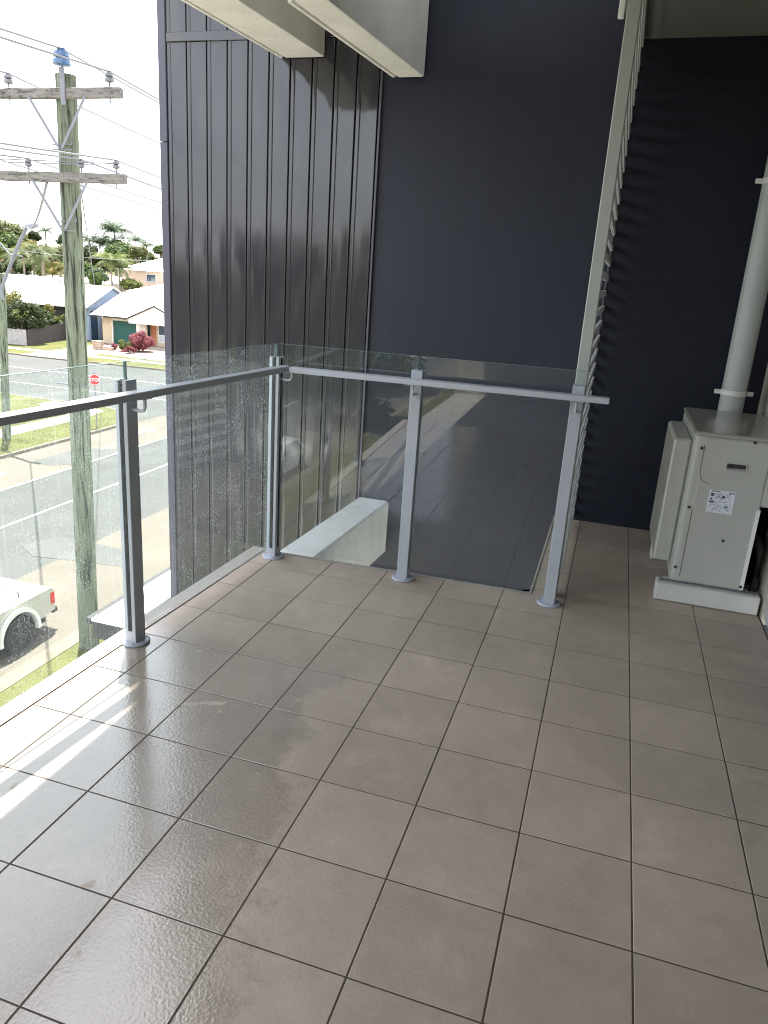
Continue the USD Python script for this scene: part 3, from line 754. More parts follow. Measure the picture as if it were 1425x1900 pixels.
for zz in (.955, 2.07):
    b_ = dp.part('pipe_clip', lathe([(PR_ + .0005, zz - .016), (PR_ + .004, zz - .014), (PR_ + .004, zz + .014), (PR_ + .0005, zz + .016)], (PXc, PYc, 0), 32), M['white'], smooth=40)
    for s in (-1, 1):
        dp.part('clip_lug', box(PXc + s * (PR_ + .003), PXc + s * (PR_ + .036), PYc - .012, PYc + .012, zz - .012, zz + .012, .002), M['white'], parent=b_)

# ------------------------------------------------------------------ power pole
PB = np.array([-10.97, 11.07])
pp = Thing('power_pole', 'weathered green timber power pole with two crossarms', 'power pole', (PB[0], PB[1], G))


def timber(x0, y0, x1, y1, z0, z1, r0, r1, n=22, rings=40, seed=1):
    R_ = np.random.default_rng(seed); vs = []
    wob = R_.normal(0, .018, n)
    for k in range(rings + 1):
        t = k / rings; r = r0 + (r1 - r0) * t
        ang = np.arange(n) * 2 * np.pi / n
        rr = r * (1 + wob + .012 * np.sin(ang * 3 + t * 9) + R_.normal(0, .004, n))
        c = np.array([x0 + (x1 - x0) * t, y0 + (y1 - y0) * t, z0 + (z1 - z0) * t])
        vs.append(c + np.stack([rr * np.cos(ang), rr * np.sin(ang), np.zeros(n)], 1))
    f = []
    for k in range(rings):
        for j in range(n):
            a, b, c, d = k * n + j, k * n + (j + 1) % n, (k + 1) * n + (j + 1) % n, (k + 1) * n + j
            f += [[a, b, c], [a, c, d]]
    v = np.vstack(vs + [[[x1, y1, z1 + .01]]]); m_ = len(v) - 1
    f += [[m_, rings * n + j, rings * n + (j + 1) % n] for j in range(n)]
    return v, np.array(f)


TOPX, TOPY = -10.715, 11.07
pp.part('shaft', timber(PB[0], PB[1], TOPX, TOPY, G - .3, 4.66, .225, .185), M['pole'], smooth=50)
ARM_Y = 11.07 - .235
for zc, xr in ((4.31, -9.36), (2.88, -9.33)):
    cx = -10.70 - (4.31 - zc) * .03
    arm = pp.part('crossarm', box(2 * cx - xr, xr, ARM_Y - .065, ARM_Y + .065, zc - .085, zc + .085, .012), M['armwood'])
    for s in (-1, 1):
        pp.part('brace', beam_along((cx + s * .62, ARM_Y - .075, zc - .07), (cx + s * .03, ARM_Y - .05, zc - .93), .012, .05), M['galv'])
    pp.part('brace_bolt', tube([(cx - .22, ARM_Y - .03, zc - .95), (cx + .24, ARM_Y - .03, zc - .95)], .010, 6), M['galv'])
pp.part('top_bracket', box(-10.60, -10.50, 11.07 - .325, 11.07 - .305, 4.10, 4.72, .004), M['galv'])


def insulator(x, y, z0, r, h, m_, name='insulator'):
    path = pp.part(name, lathe([(r * .35, z0 + .08), (r * .5, z0 + .085), (r, z0 + .10), (r * .95, z0 + .10 + h * .3), (r * .45, z0 + .10 + h * .38), (r * .9, z0 + .10 + h * .5), (r * .8, z0 + .10 + h * .78), (r * .4, z0 + .10 + h * .84), (r * .5, z0 + .10 + h), (0.004, z0 + .10 + h)], (x, y, 0), 16), m_, smooth=40)
    pp.part('pin', tube([(x, y, z0 - .26), (x, y, z0 + .09)], .013, 6), M['galv'], parent=path)
    return (x, y, z0 + .10 + h)


tops = [insulator(-10.55, ARM_Y - .06, 4.66, .16, .26, M['insul_blue']),
        insulator(-9.60, ARM_Y, 4.395, .085, .16, M['insul_grey']), insulator(-11.82, ARM_Y, 4.395, .085, .16, M['insul_grey'])]
lowt = [insulator(x, ARM_Y, 2.97, .07, .13, M['insul_grey']) for x in (-9.53, -10.30, -11.50, -12.28)]
for s, (zz, yy) in enumerate(((2.10, 0), (3.46, 0))):
    for k in range(1):
        pp.part('step_bolt', tube([(PB[0] + .02, ARM_Y + .05, zz), (PB[0] + .45, ARM_Y + .05, zz), (PB[0] + .46, ARM_Y + .05, zz + .06)], .012, 6), M['galv'])
for zz in (-1.08,):
    pp.part('step_bolt', tube([(PB[0] - .30, 10.95, zz), (PB[0] + .50, 10.95, zz)], .018, 6), M['galv'])
pp.part('conductor_bar', tube([(-12.6, ARM_Y, 3.19), (-9.45, ARM_Y, 3.14)], .012, 6), M['galv'])
pp.part('conductor_bar', tube([(-12.6, ARM_Y - .02, 3.13), (-9.9, ARM_Y - .02, 3.11)], .010, 6), M['galv'])


def wire(a, b, sag, r=.011, name='overhead_wire', label='', n=26, group=None):
    a, b = np.array(a, float), np.array(b, float); t = np.linspace(0, 1, n)[:, None]
    p = a + (b - a) * t; p[:, 2] -= (sag * 4 * t * (1 - t))[:, 0]
    return tube(p, r, 5)


for i, tp in enumerate(tops):
    far, near = (tp[0], 62, tp[2] - .3), (tp[0], -42, tp[2] + .2)
    solo('overhead_wire', join(wire(tp, far, 1.0, .019), wire(tp, near, .9, .017)), M['wire'],
         ('thin wire running over the blue insulator on top of the timber pole', 'thin wire at the right end of the upper crossarm', 'thin wire at the left end of the upper crossarm')[i], 'wire')
names = ('rightmost', 'second from the right', 'second from the left', 'leftmost')
for i, tp in enumerate(lowt):
    far, near = (tp[0], 62, tp[2] - .3), (tp[0], -42, tp[2] + .2)
    solo('overhead_wire', join(wire(tp, far, 1.0, .018), wire(tp, near, .9, .016)), M['wire'], f'thin wire on the lower crossarm, {names[i]} of four', 'wire')

# street light pole at the left edge with its long arm, service cable to the power pole
lx, ly = -27.79, 26.74
lt = Thing('street_light', 'green timber street light pole with a long silver outreach arm', 'street light', (lx, ly, G))
ltop = np.array([-27.22, 26.74, .5])
lt.part('pole_shaft', timber(lx, ly, ltop[0], ltop[1], G - .2, ltop[2], .20, .15, seed=4), M['pole'], smooth=50)
A0, A1, A2, A3 = [at(px, py, 1, 26.6) for px, py in ((3, 535), (20, 490), (37, 448), (50, 421))]
A4 = at(62, 415, 1, 26.6)
am = lt.part('outreach_arm', tube([A0 + [0, 0, -.5], A0, A1, A2, A3], [.07, .075, .08, .085, .075], 10), M['galv'], smooth=40)
lt.part('arm_tie', tube([at(0, 450, 1, 26.6), at(18, 472, 1, 26.6), at(42, 476, 1, 26.6)], .035, 6), M['galv'])
lt.part('lamp_head', hull([A3 + d for d in ([-.05, -.1, .06], [-.05, .1, .06], [.10, -.12, -.10], [.10, .12, -.10], [.55, -.10, .05], [.55, .10, .05], [.55, -.08, .14], [.55, .08, .14], [0, 0, .2])]), M['galv'])
sv0 = at(87, 338, 1, ARM_Y)
solo('service_cable', wire(sv0, A3, .35, .028, n=20), M['wire'], 'thick service cable from the power pole down to the street light', 'cable')
solo('service_cable', wire(at(150, 352, 1, 11), (-52, 66.8, -4.2), 1.2, .014), M['wire'], 'thin service cable running from the pole towards the garage house', 'cable')
for (p, q_, Y0, Y1, lab) in (((-60, 388), (330, 440), 60, 70, 'faint cable crossing the sky above the dark palm crowns'), ((-40, 452), (330, 484), 75, 75, 'pale cable crossing in front of the distant trees')):
    solo('service_cable', wire(at(*p, 1, Y0), at(*q_, 1, Y1), .5, .025), M['galv'], lab, 'cable')

# stop sign
sp = np.array([-26.02, 31.27])
ss = Thing('stop_sign', 'red octagonal stop sign on a thin grey post', 'stop sign', (*sp, G + .12), 36)
ss.part('sign_post', tube([(0, .03, -.1), (0, .03, 2.95)], .032, 10), M['galv'], local=True, smooth=40)
octa = lambda r: Polygon([(r * math.cos(math.radians(22.5 + 45 * k)), r * math.sin(math.radians(22.5 + 45 * k))) for k in range(8)])
stand = np.array([[1, 0, 0, 0], [0, 0, -1, 0], [0, 1, 0, 2.52], [0, 0, 0, 1.]])
fc = ss.part('sign_face', xf(slab(octa(.31), 0, .006), stand), M['stopred'], local=True)
ss.part('sign_border', xf(slab(octa(.298).difference(octa(.276)), .0065, .0085), stand), M['white'], parent=fc, local=True)
tm = meshkit.text_mesh('STOP', .17, .002, True); tv = np.array(tm.vertices); tv[:, 0] -= (tv[:, 0].min() + tv[:, 0].max()) / 2; tv[:, 1] -= (tv[:, 1].min() + tv[:, 1].max()) / 2; tv[:, 0] *= .92; tv[:, 2] += .0066
ss.part('lettering', xf((tv, np.array(tm.faces)), stand), M['white'], parent=fc, local=True)

# awning of the ground floor below
aw = Thing('awning', 'flat white awning roof below, seen past the street edge post', 'awning', (-6.2, 9, -4.3))
ax0, ax1, ay0, ay1, az = -7.55, -3.45, 6.95, 16.0, -4.0
aw.part('capping_border', slab(sbox(ax0, ay0, ax1, ay1).difference(sbox(ax0 + .62, ay0 + .45, ax1 - .2, 8.32)), az - .04, az), M['white'])
aw.part('roof_sheet', box(ax0 + .55, ax1 - .1, ay0 + .4, 8.4, az - .16, az - .09), M['awn_grey'])
aw.part('fascia', slab(sbox(ax0 + .02, ay0 + .02, ax1, ay1).difference(sbox(ax0 + .08, ay0 + .08, ax1 - .06, ay1 - .06)), az - .34, az - .041), M['awn_dark'])
aw.part('gutter', box(ax0 - .13, ax0 - .005, ay0 + .03, ay1, az - .12, az - .015, .01), M['awn_dark'])
for yy in (8.6, 14.0):
    aw.part('awning_post', tube([(ax0 + .2, yy, G), (ax0 + .2, yy, az - .35)], .05, 10), M['white'])

# ------------------------------------------------------------------ vehicles
def wheel(t, x, y, r, w, side, rm=None):
    rm = rm or M['rim']
    """axle along x, outer face towards side"""
    Mx = np.array([[0, 0, side, x], [0, 1, 0, y], [1, 0, 0, r], [0, 0, 0, 1.]])
    Mx = np.array([[0, 0, side, x], [1, 0, 0, y], [0, 1, 0, r], [0, 0, 0, 1.]])
    ty = xf(lathe([(r * .60, -w), (r * .93, -w), (r, -w * .82), (r, -w * .18), (r * .93, 0), (r * .66, 0), (r * .62, -.02)], (0, 0, 0), 30), Mx)
    wp = t.part('wheel', ty, M['tyre'], local=True, smooth=35)
    t.part('rim', xf(lathe([(r * .64, -.05), (r * .64, -.012), (r * .56, -.02), (r * .5, -.06), (r * .2, -.035), (r * .14, -.02), (0.005, -.018)], (0, 0, 0), 30), Mx), rm, parent=wp, local=True, smooth=35)
    for k in range(6):
        a = k * math.pi / 3
        sp_ = box(-.028, .028, r * .12, r * .6, -.035, -.012, .006)
        v = np.asarray(sp_[0]); c, s = math.cos(a), math.sin(a)
        v = np.stack([c * v[:, 0] - s * v[:, 1], s * v[:, 0] + c * v[:, 1], v[:, 2]], 1)
        t.part('spoke', xf((v, sp_[1]), Mx), rm, parent=wp, local=True)


def side_shell(profile, arches, x0, x1, r):
    """body: side profile in (y,z) with wheel arches cut out, extruded across x"""
    p = Polygon(profile)
    from shapely.geometry import Point
    for y, z_ in arches:
        p = p.difference(Point(y, z_).buffer(r, quad_segs=12))
    return prism(list(p.exterior.coords)[:-1], 'x', x0, x1)


ut = Thing('utility_truck', 'white dual cab ute parked at the kerb with covered tray', 'ute', (-13.22, 8.95, G))
hw = .91
# local frame: y+ is the rear end, origin at the middle of the vehicle on the road
RWY, FWY = 1.42, -1.70
tray = [(-.05, .62), (-.05, 1.12), (.1, 1.15), (2.56, 1.13), (2.63, 1.08), (2.64, .56), (2.2, .50), (.3, .47)]
from shapely.geometry import Point
ut.part('tray', side_shell(tray, [(RWY, .42)], -hw, hw, .55), M['carcream'], local=True, smooth=20)
ut.part('tray_cover', box(-hw + .08, hw - .08, 0.02, 2.54, 1.135, 1.165, .012), M['carwhite'], local=True)
for s in (-1, 1):
    ut.part('tray_rail', box(s * hw - .045 if s > 0 else -hw - .01, s * hw + .01 if s > 0 else -hw + .045, -.02, 2.6, 1.13, 1.175, .012), M['carwhite'], local=True)
    ring = Point(RWY, .42).buffer(.64, quad_segs=14).difference(Point(RWY, .42).buffer(.545, quad_segs=14)).intersection(sbox(RWY - .8, .36, RWY + .8, 1.2))
    ut.part('wheel_arch', prism(list(ring.exterior.coords)[:-1], 'x', s * (hw + .08) if s > 0 else -hw - .08, s * (hw - .02) if s > 0 else -hw + .02), M['carwhite'], local=True, smooth=20)
    ring = Point(FWY, .40).buffer(.545, quad_segs=14).difference(Point(FWY, .40).buffer(.46, quad_segs=14)).intersection(sbox(FWY - .7, .36, FWY + .7, 1.2))
    ut.part('wheel_arch', prism(list(ring.exterior.coords)[:-1], 'x', s * (hw + .05) if s > 0 else -hw - .05, s * (hw - .02) if s > 0 else -hw + .02), M['carwhite'], local=True, smooth=20)
    ut.part('tail_light', box(s * (hw - .09), s * (hw + .008), 2.50, 2.652, .72, 1.03, .012), M['taillight'], local=True)
    ut.part('head_light', box(s * (hw - .36), s * (hw - .02), -2.62, -2.5, .80, .95, .03), M['headlight'], local=True)
    ut.part('mirror', box(s * (hw + .02), s * (hw + .2), -1.18, -1.06, 1.06, 1.22, .03), M['carwhite'], local=True)
    for y in (RWY, FWY):
        wheel(ut, s * (hw + .03), y, .43, .28, s, M['rimdark'])
cab = [(-.06, .50), (-2.3, .48), (-2.62, .56), (-2.66, .84), (-2.55, .98), (-1.45, 1.13), (-1.35, 1.16), (-.06, 1.14)]
ut.part('body', side_shell(cab, [(FWY, .40)], -hw, hw, .465), M['carcream'], local=True, smooth=20)
up = [(x * k, y, z_) for k in (1, -1) for x, y, z_ in ((hw - .03, -1.42, 1.10), (hw - .03, -.08, 1.10), (hw - .17, -.78, 1.74), (hw - .17, -.26, 1.76), (hw - .2, -.55, 1.79))]
ut.part('cabin', hull(up), M['carwhite'], local=True, smooth=25)
for s in (-1, 1):
    e = lambda f, z_: s * (hw - .03 - (.14) * (z_ - 1.10) / .64 + .004)
    for y0, y1, yt0, yt1 in ((-1.22, -.72, -.80, -.70), (-.66, -.14, -.66, -.28)):
        q = [(e(0, 1.18), y0, 1.18), (e(0, 1.18), y1, 1.18), (e(0, 1.62), yt1, 1.62), (e(0, 1.62), yt0, 1.62)]
        ut.part('side_window', hull(q + [(x - s * .01, y, z_) for x, y, z_ in q]), M['carglass'], local=True)
q = [(-.72, -1.37, 1.155), (.72, -1.37, 1.155), (.62, -.90, 1.66), (-.62, -.90, 1.66)]
ut.part('windscreen', hull([(x, y - .012, z_ + .012) for x, y, z_ in q] + [(x, y + .02, z_ - .02) for x, y, z_ in q]), M['carglass'], local=True)
q = [(-.66, -.085, 1.22), (.66, -.085, 1.22), (.60, -.225, 1.66), (-.60, -.225, 1.66)]
ut.part('rear_window', hull([(x, y + .006, z_) for x, y, z_ in q] + [(x, y - .02, z_) for x, y, z_ in q]), M['carglass'], local=True)
ut.part('sports_bar', tube([(-.80, 1.62, 1.17), (-.80, 1.62, 1.33), (-.77, 1.62, 1.375), (-.70, 1.62, 1.39), (.70, 1.62, 1.39), (.77, 1.62, 1.375), (.80, 1.62, 1.33), (.80, 1.62, 1.17)], .030, 10), M['chrome'], local=True, smooth=40)
ut.part('rear_bumper', box(-hw + .03, hw - .03, 2.60, 2.78, .44, .58, .03), M['dark'], local=True)
ut.part('tailgate', box(-hw + .12, hw - .12, 2.636, 2.655, .60, 1.09, .008), M['carwhite'], local=True)
ut.part('number_plate', box(-.19, .19, 2.782, 2.788, .46, .565), M['white'], local=True)
ut.part('underbody', box(-hw + .1, hw - .1, -2.4, 2.4, .30, .60), M['dark'], local=True)


def hatch(name, label, loc, rot):
    t = Thing(name, label, 'car', (*loc, G), rot)
    hw = .88
    prof = [(-2.1, .35), (-2.16, .62), (-2.0, .80), (-1.15, .95), (-.95, .98), (1.95, .99), (2.08, .85), (2.1, .40), (1.9, .30), (-1.9, .28)]
    t.part('body', side_shell(prof, [(-1.3, .32), (1.3, .32)], -hw, hw, .385), M['carwhite'], local=True, smooth=20)
    t.part('cabin', hull([(k * x, y, z_) for k in (1, -1) for x, y, z_ in ((hw - .04, -1.1, .95), (hw - .04, 1.9, .95), (hw - .2, -.25, 1.44), (hw - .2, 1.35, 1.45), (hw - .24, .5, 1.50))]), M['carwhite'], local=True, smooth=25)
    q = [(-.72, -1.03, 1.0), (.72, -1.03, 1.0), (.6, -.32, 1.41), (-.6, -.32, 1.41)]
    t.part('windscreen', hull([(x, y - .012, z_ + .014) for x, y, z_ in q] + [(x, y + .03, z_ - .03) for x, y, z_ in q]), M['carglass'], local=True)
    for s in (-1, 1):
        q = [(s * (hw - .035), -.75, 1.02), (s * (hw - .035), 1.45, 1.02), (s * (hw - .165), 1.2, 1.39), (s * (hw - .165), -.2, 1.39)]
        t.part('side_window', hull([(x + s * .006, y, z_) for x, y, z_ in q] + [(x - s * .02, y, z_) for x, y, z_ in q]), M['carglass'], local=True)
        t.part('head_light', box(s * (hw - .4), s * (hw - .06), -2.13, -1.98, .66, .78, .03), M['headlight'], local=True)
        for y in (-1.3, 1.3):
            wheel(t, s * (hw + .005), y, .32, .2, s)
    t.part('grille', box(-.4, .4, -2.165, -2.1, .42, .58, .01), M['dark'], local=True)
    return t


hatch('parked_car', 'white parked car mirrored in the back glass panel, nearer the kerb', (-12.9, -25.6), 180)
hatch('parked_car', 'white parked car mirrored in the back glass panel, farther from the kerb', (-15.0, -26.4), 180)

# ------------------------------------------------------------------ houses across the side street
def gable_roof_x(x0, x1, ye, yr, yb, ze, zr, th=.16):
    """ridge along x at yr; front eave at ye, back eave at yb"""
    return prism([(ye, ze - th), (ye, ze), (yr, zr), (yb, ze), (yb, ze - th), (yr, zr - th)], 'x', x0, x1)


ha = Thing('garage_house', 'cream brick house with a dark green garage door and white gabled roof', 'house', (-48, 70, G))
WF = 67.0
ha.part('wall', box(-52.25, -51.0, WF, WF + .35, G, -4.45), M['cream'])
ha.part('wall', box(-48.08, -47.0, WF + .02, WF + .35, G, -4.45), M['creamwall'])
ha.part('wall', box(-50.999, -48.081, WF + .03, WF + .35, -4.74, -4.45), M['creamwall'])
ha.part('wall', box(-46.999, -38, WF + .9, WF + 1.2, G, -4.45), M['cream'])
ha.part('side_wall', box(-52.25, -52.0, WF + .351, 77, G, -4.45), M['cream'])
ha.part('side_wall', box(-52.0, -51.99, 67.4, 77, G, -4.40), M['dark'])
gd_ = ha.part('garage_door', box(-50.99, -48.09, WF + .16, WF + .22, G + .1, -4.745), M['greendoor'])
for k in range(1, 8):
    ha.part('door_rib', box(-50.98, -48.10, WF + .148, WF + .159, G + .1 + k * .31, G + .1 + k * .31 + .03), M['greendoor'], parent=gd_)
ha.part('door_jamb', box(-51.06, -50.985, WF - .02, WF + .1, G + .05, -4.74), M['white'])
ha.part('door_jamb', box(-48.1, -48.02, WF - .02, WF + .1, G + .05, -4.74), M['white'])
ha.part('porch_column', box(-47.52, -47.36, WF - .6, WF - .44, G + .05, -4.66), M['white'])
ha.part('front_door', box(-47.0 + .1, -46.3, WF + .86, WF + .895, G + .15, -4.95), M['orangeroof'])
for x0, x1 in ((-46.0, -44.9), (-44.6, -43.4)):
    w_ = ha.part('window', box(x0, x1, WF + .84, WF + .895, -6.7, -4.72), M['white'])
    ha.part('pane', box(x0 + .08, x1 - .08, WF + .82, WF + .838, -5.9, -4.8), M['window'], parent=w_)
    ha.part('pane', box(x0 + .08, x1 - .08, WF + .82, WF + .838, -6.62, -5.98), M['awn_grey'], parent=w_)
rf = ha.part('roof', gable_roof_x(-53.2, -36, 66.25, 72.0, 78, -4.28, -2.05), M['roofwhite'])
ha.part('gutter', box(-53.2, -48.9, 66.15, 66.25, -4.46, -4.30, .01), M['dark'], parent=rf)
ha.part('gable_end', prism([(67, -4.45), (77, -4.45), (72, -2.35)], 'x', -52.2, -52.0), M['creamwall'])
# projecting gable over the porch: ridge along y
gx, gz, gs = -45.24, -2.86, .43
ga = prism([(gx - 3.6, gz - 1.55 - .14), (gx - 3.6, gz - 1.55), (gx, gz), (gx + 3.6, gz - 1.55), (gx + 3.6, gz - 1.55 - .14), (gx, gz - .14)], 'y', 66.0, 70.5)
gr_ = ha.part('porch_roof', ga, M['roofwhite'])
for s in (-1, 1):
    ha.part('verge_trim', beam_along((gx + s * 3.62, 65.98, gz - 1.64), (gx, 65.98, gz - .07), .06, .13), M['dark'], parent=gr_)
ha.part('gable_board', prism([(gx - 3.1, gz - 1.50), (gx, gz - .16), (gx + 3.1, gz - 1.50), (gx + 3.1, gz - 1.95), (gx - 3.1, gz - 1.95)], 'y', 66.06, 66.16), M['creamwall'])
ha.part('vent', box(-52.1, -51.9, 70.5, 70.9, -3.6, -3.2), M['white'])
ha.part('porch_floor', box(-47.0, -38, 65.9, WF + .9, G + .10, G + .22), M['path'])

hb_ = Thing('blue_house', 'low house with blue gable end and large white roof', 'house', (-60, 71, G))
hb_.part('roof', gable_roof_x(-66.5, -54.3, 67.2, 72.0, 77, -3.63, -1.55), M['roofwhite'])
hb_.part('wall', box(-66, -54.7, 68.0, 76.3, G, -3.85), M['bluewall'])
hb_.part('gable_wall', prism([(67.7, -3.85), (76.5, -3.85), (72, -1.80)], 'x', -54.69, -54.60), M['bluewall'])
hb_.part('porch_recess', box(-65.5, -55.0, 67.95, 67.99, -5.6, -3.9), M['dark'])
hb_.part('side_door', box(-54.699, -54.66, 68.3, 69.4, G + .1, -4.1), M['window'])
hb_.part('gutter', box(-66.5, -54.35, 67.08, 67.2, -3.80, -3.64, .01), M['creamwall'])
hb_.part('rear_roof', gable_roof_x(-72, -64, 70.0, 75.5, 81, -3.3, -1.1), M['roofwhite'])
hb_.part('rear_wall', box(-71.5, -66.6, 70.6, 80, G, -3.45), M['pinkwall'])

hc = Thing('pink_house', 'two storey pale pink house with a white hip roof', 'house', (-60, 92, G))
hc.part('wall', box(-64.6, -50, 88, 97, G, .12), M['pinkwall'])
hc.part('roof', hull([(-65.2, 87.5, .1), (-49.4, 87.5, .1), (-65.2, 97.6, .1), (-49.4, 97.6, .1), (-60.5, 92.5, 2.05), (-54, 92.5, 2.05)]), M['roofwhite'])
w_ = hc.part('window', box(-60.75, -59.3, 87.93, 87.999, -1.25, -.25), M['white'])
for x0, x1 in ((-60.68, -60.05), (-60.02, -59.37)):
    hc.part('pane', box(x0, x1, 87.90, 87.929, -1.18, -.32), M['window'], parent=w_)
hc.part('lower_roof', hull([(-57.6, 79, -2.15), (-48, 79, -2.15), (-57.6, 87.9, -1.25), (-48, 87.9, -1.25), (-57.6, 79, -2.3), (-48, 79, -2.3), (-57.6, 87.9, -1.4), (-48, 87.9, -1.4)]), M['roofwhite'])
hc.part('lower_wall', box(-57.3, -48.3, 79.6, 87.8, G, -2.32), M['pinkwall'])
hc.part('lean_to', box(-69, -64.8, 86, 92, G, -1.9), M['creamwall'])
hc.part('lean_to_roof', box(-69.3, -64.7, 85.6, 92.2, -1.88, -1.7), M['roofwhite'])

hd_ = Thing('orange_roofed_house', 'pale house with an orange tiled roof at the far left', 'house', (-96, 104, G))
hd_.part('wall', box(-104, -92.6, 100, 108, G, -1.15), M['creamwall'])
hd_.part('roof', hull([(-104.6, 99.4, -1.15), (-92.0, 99.4, -1.15), (-104.6, 108.6, -1.15), (-92.0, 108.6, -1.15), (-101, 104, .9), (-96, 104, .9)]), M['orangeroof'])
w_ = hd_.part('window', box(-95.2, -94.2, 99.94, 99.999, -3.2, -1.9), M['white'])
hd_.part('pane', box(-95.1, -94.3, 99.91, 99.939, -3.1, -2.0), M['window'], parent=w_)
hx = Thing('white_house', 'small white house half hidden behind palms', 'house', (-84, 104, G))
hx.part('wall', box(-90, -78, 102, 110, G, -2.2), M['creamwall'])
hx.part('roof', hull([(-90.6, 101.4, -2.2), (-77.4, 101.4, -2.2), (-90.6, 110.6, -2.2), (-77.4, 110.6, -2.2), (-87, 106, -.9), (-81, 106, -.9)]), M['roofwhite'])

# timber fences: palings of uneven height on rails
def fence(label, a, b, z1, m_, name='paling_fence', slope=0.):
    a, b = np.array(a, float), np.array(b, float); L_ = np.linalg.norm(b - a); d = (b - a) / L_
    t = Thing(name, label, 'fence', (*a, G), math.degrees(math.atan2(d[1], d[0])))
    n = int(L_ / .15); ms = []
    for k in range(n):
        h = z1 - G + slope * k / n + rng.uniform(-.05, .05)
        ms.append(box(k * .15 + .004, k * .15 + .142, -.012 + rng.uniform(-.006, .006), .012, .05, h, .004))
    t.part('palings', join(*ms), m_, local=True, kind='stuff')
    for zz in (.4, 1.2):
        t.part('rail', box(0, L_, .014, .06, zz, zz + .09), m_, local=True)
    for k in range(int(L_ / 2.4) + 1):
        t.part('fence_post', box(k * 2.4, k * 2.4 + .1, .062, .16, 0, z1 - G - .1), m_, local=True)


fence('pale grey weathered paling fence at the corner, under the dark shrub', (-62, 58.9), (-55.05, 59.1), -5.68, M['palewood'])
fence('dark brown paling fence running back along the driveway', (-54.95, 59.1), (-56.9, 68.2), -5.62, M['darkwood'], slope=.25)
fence('dark brown paling fence between the blue house and the garage', (-57.0, 70.2), (-52.4, 70.2), -5.15, M['darkwood'])
pr = Thing('letterbox_pier', 'brown stone letterbox pier with a low wing wall', 'letterbox', (-48.6, 61.5, G))
for r_ in range(3):
    for c_ in range(3):
        pr.part('stone_block', box(-49.2 + c_ * .34 + (.0 if r_ % 2 else .01), -49.2 + (c_ + 1) * .34 - .012, 61.2, 61.7, G + .1 + r_ * .27, G + .1 + (r_ + 1) * .27 - .012, .012), M['stone'])
pr.part('wing_wall', box(-48.17, -47.0, 61.25, 61.62, G + .1, G + .48, .02), M['stone'])
pr.part('cap', box(-49.25, -48.13, 61.15, 61.75, G + .915, G + .97, .01), M['path'])

# ------------------------------------------------------------------ trees and shrubs
def leaves(centers, radii, n, size, seed, squash=.8, droop=0.):
    """many small leaf-sized faces spread through clumps"""
    R_ = np.random.default_rng(seed); C_, Rd = np.array(centers, float), np.array(radii, float)
    w = Rd ** 2; w /= w.sum(); idx = R_.choice(len(C_), n, p=w)
    u = R_.normal(size=(n, 3)); u /= np.linalg.norm(u, axis=1, keepdims=True)
    rad = Rd[idx] * (R_.uniform(.35, 1, n) ** .45) * R_.uniform(.8, 1.12, n)
    c = C_[idx] + u * rad[:, None] * np.array([1, 1, squash])
    nrm = u + R_.normal(0, .55, (n, 3)) + [0, 0, .3]; nrm /= np.linalg.norm(nrm, axis=1, keepdims=True)
    a = np.cross(nrm, R_.normal(size=(n, 3))); a /= np.linalg.norm(a, axis=1, keepdims=True); b = np.cross(nrm, a)
    s = size * R_.uniform(.6, 1.35, n)[:, None]
    v = np.stack([c - a * s, c + b * s * .42, c + a * s, c - b * s * .42], 1).reshape(-1, 3)
    k = np.arange(n)[:, None] * 4
    return v, np.vstack([k + [0, 1, 2], k + [0, 2, 3]])


def crown_clumps(c, rx, rz, k, seed, full=False):
    R_ = np.random.default_rng(seed); out = []; rs = []
    for i in range(k):
        u = R_.normal(size=3); u /= np.linalg.norm(u); u[2] = u[2] if full else abs(u[2]) * 1.0 - .25
        q = R_.uniform(.35, .85)
        out.append(c + u * [rx * q, rx * q, rz * q]); rs.append(R_.uniform(.28, .5) * min(rx, rz * 1.2))
    return out, rs


def broad_tree(px, top, bottom, half, Y, key, label, n=2600, name='leafy_tree', size=.26, k=11, group=None):
    seed = int(px * 13 + top)
    t0, b0 = at(px, top, 1, Y), at(px, bottom, 1, Y); l0, r0 = at(px - half, (top + bottom) / 2, 1, Y), at(px + half, (top + bottom) / 2, 1, Y)
    rx, rz = (r0[0] - l0[0]) / 2, (t0[2] - b0[2]) / 2
    c = np.array([t0[0], Y, (t0[2] + b0[2]) / 2])
    t = Thing(name, label, 'tree', (c[0], Y, G), group=group)
    cs, rs = crown_clumps(c, rx, rz, k, seed)
    limbs = [tube([(c[0], Y, G), (c[0] + .1, Y, G + (c[2] - G) * .55), (c[0], Y, c[2])], [.30, .22, .1], 8)]
    for q in cs[:6]:
        limbs.append(tube([(c[0] + .05, Y, G + (c[2] - G) * .6), (c + q) / 2 * [1, 1, 1], q], [.13, .09, .03], 6))
    t.part('trunk', join(*limbs), M['bark'])
    t.part('crown', leaves(cs, rs, n, size, seed, .85), L[key])


def shrub(px, top, bottom, half, Y, key, label, n=1500, size=.16, k=12, name='shrub', base=None, cat='shrub'):
    seed = int(px * 17 + top)
    t0, b0 = at(px, top, 1, Y), at(px, bottom, 1, Y); l0, r0 = at(px - half, top, 1, Y), at(px + half, top, 1, Y)
    rx = (r0[0] - l0[0]) / 2; zb = max(b0[2], G + .1); rz = (t0[2] - zb) / 2
    c = np.array([t0[0], Y, zb + rz])
    t = Thing(name, label, cat, (c[0], Y, G))
    cs, rs = crown_clumps(c, rx * .95, rz, k + 6, seed, True)
    rs = [q * .9 for q in rs]
    stems = [tube([(c[0], Y, G), q], [.05, .02], 5) for q in cs[:6]]
    t.part('stem', join(*stems), M['bark'])
    t.part('foliage', leaves(cs, rs, n, size, seed, .9), L[key])


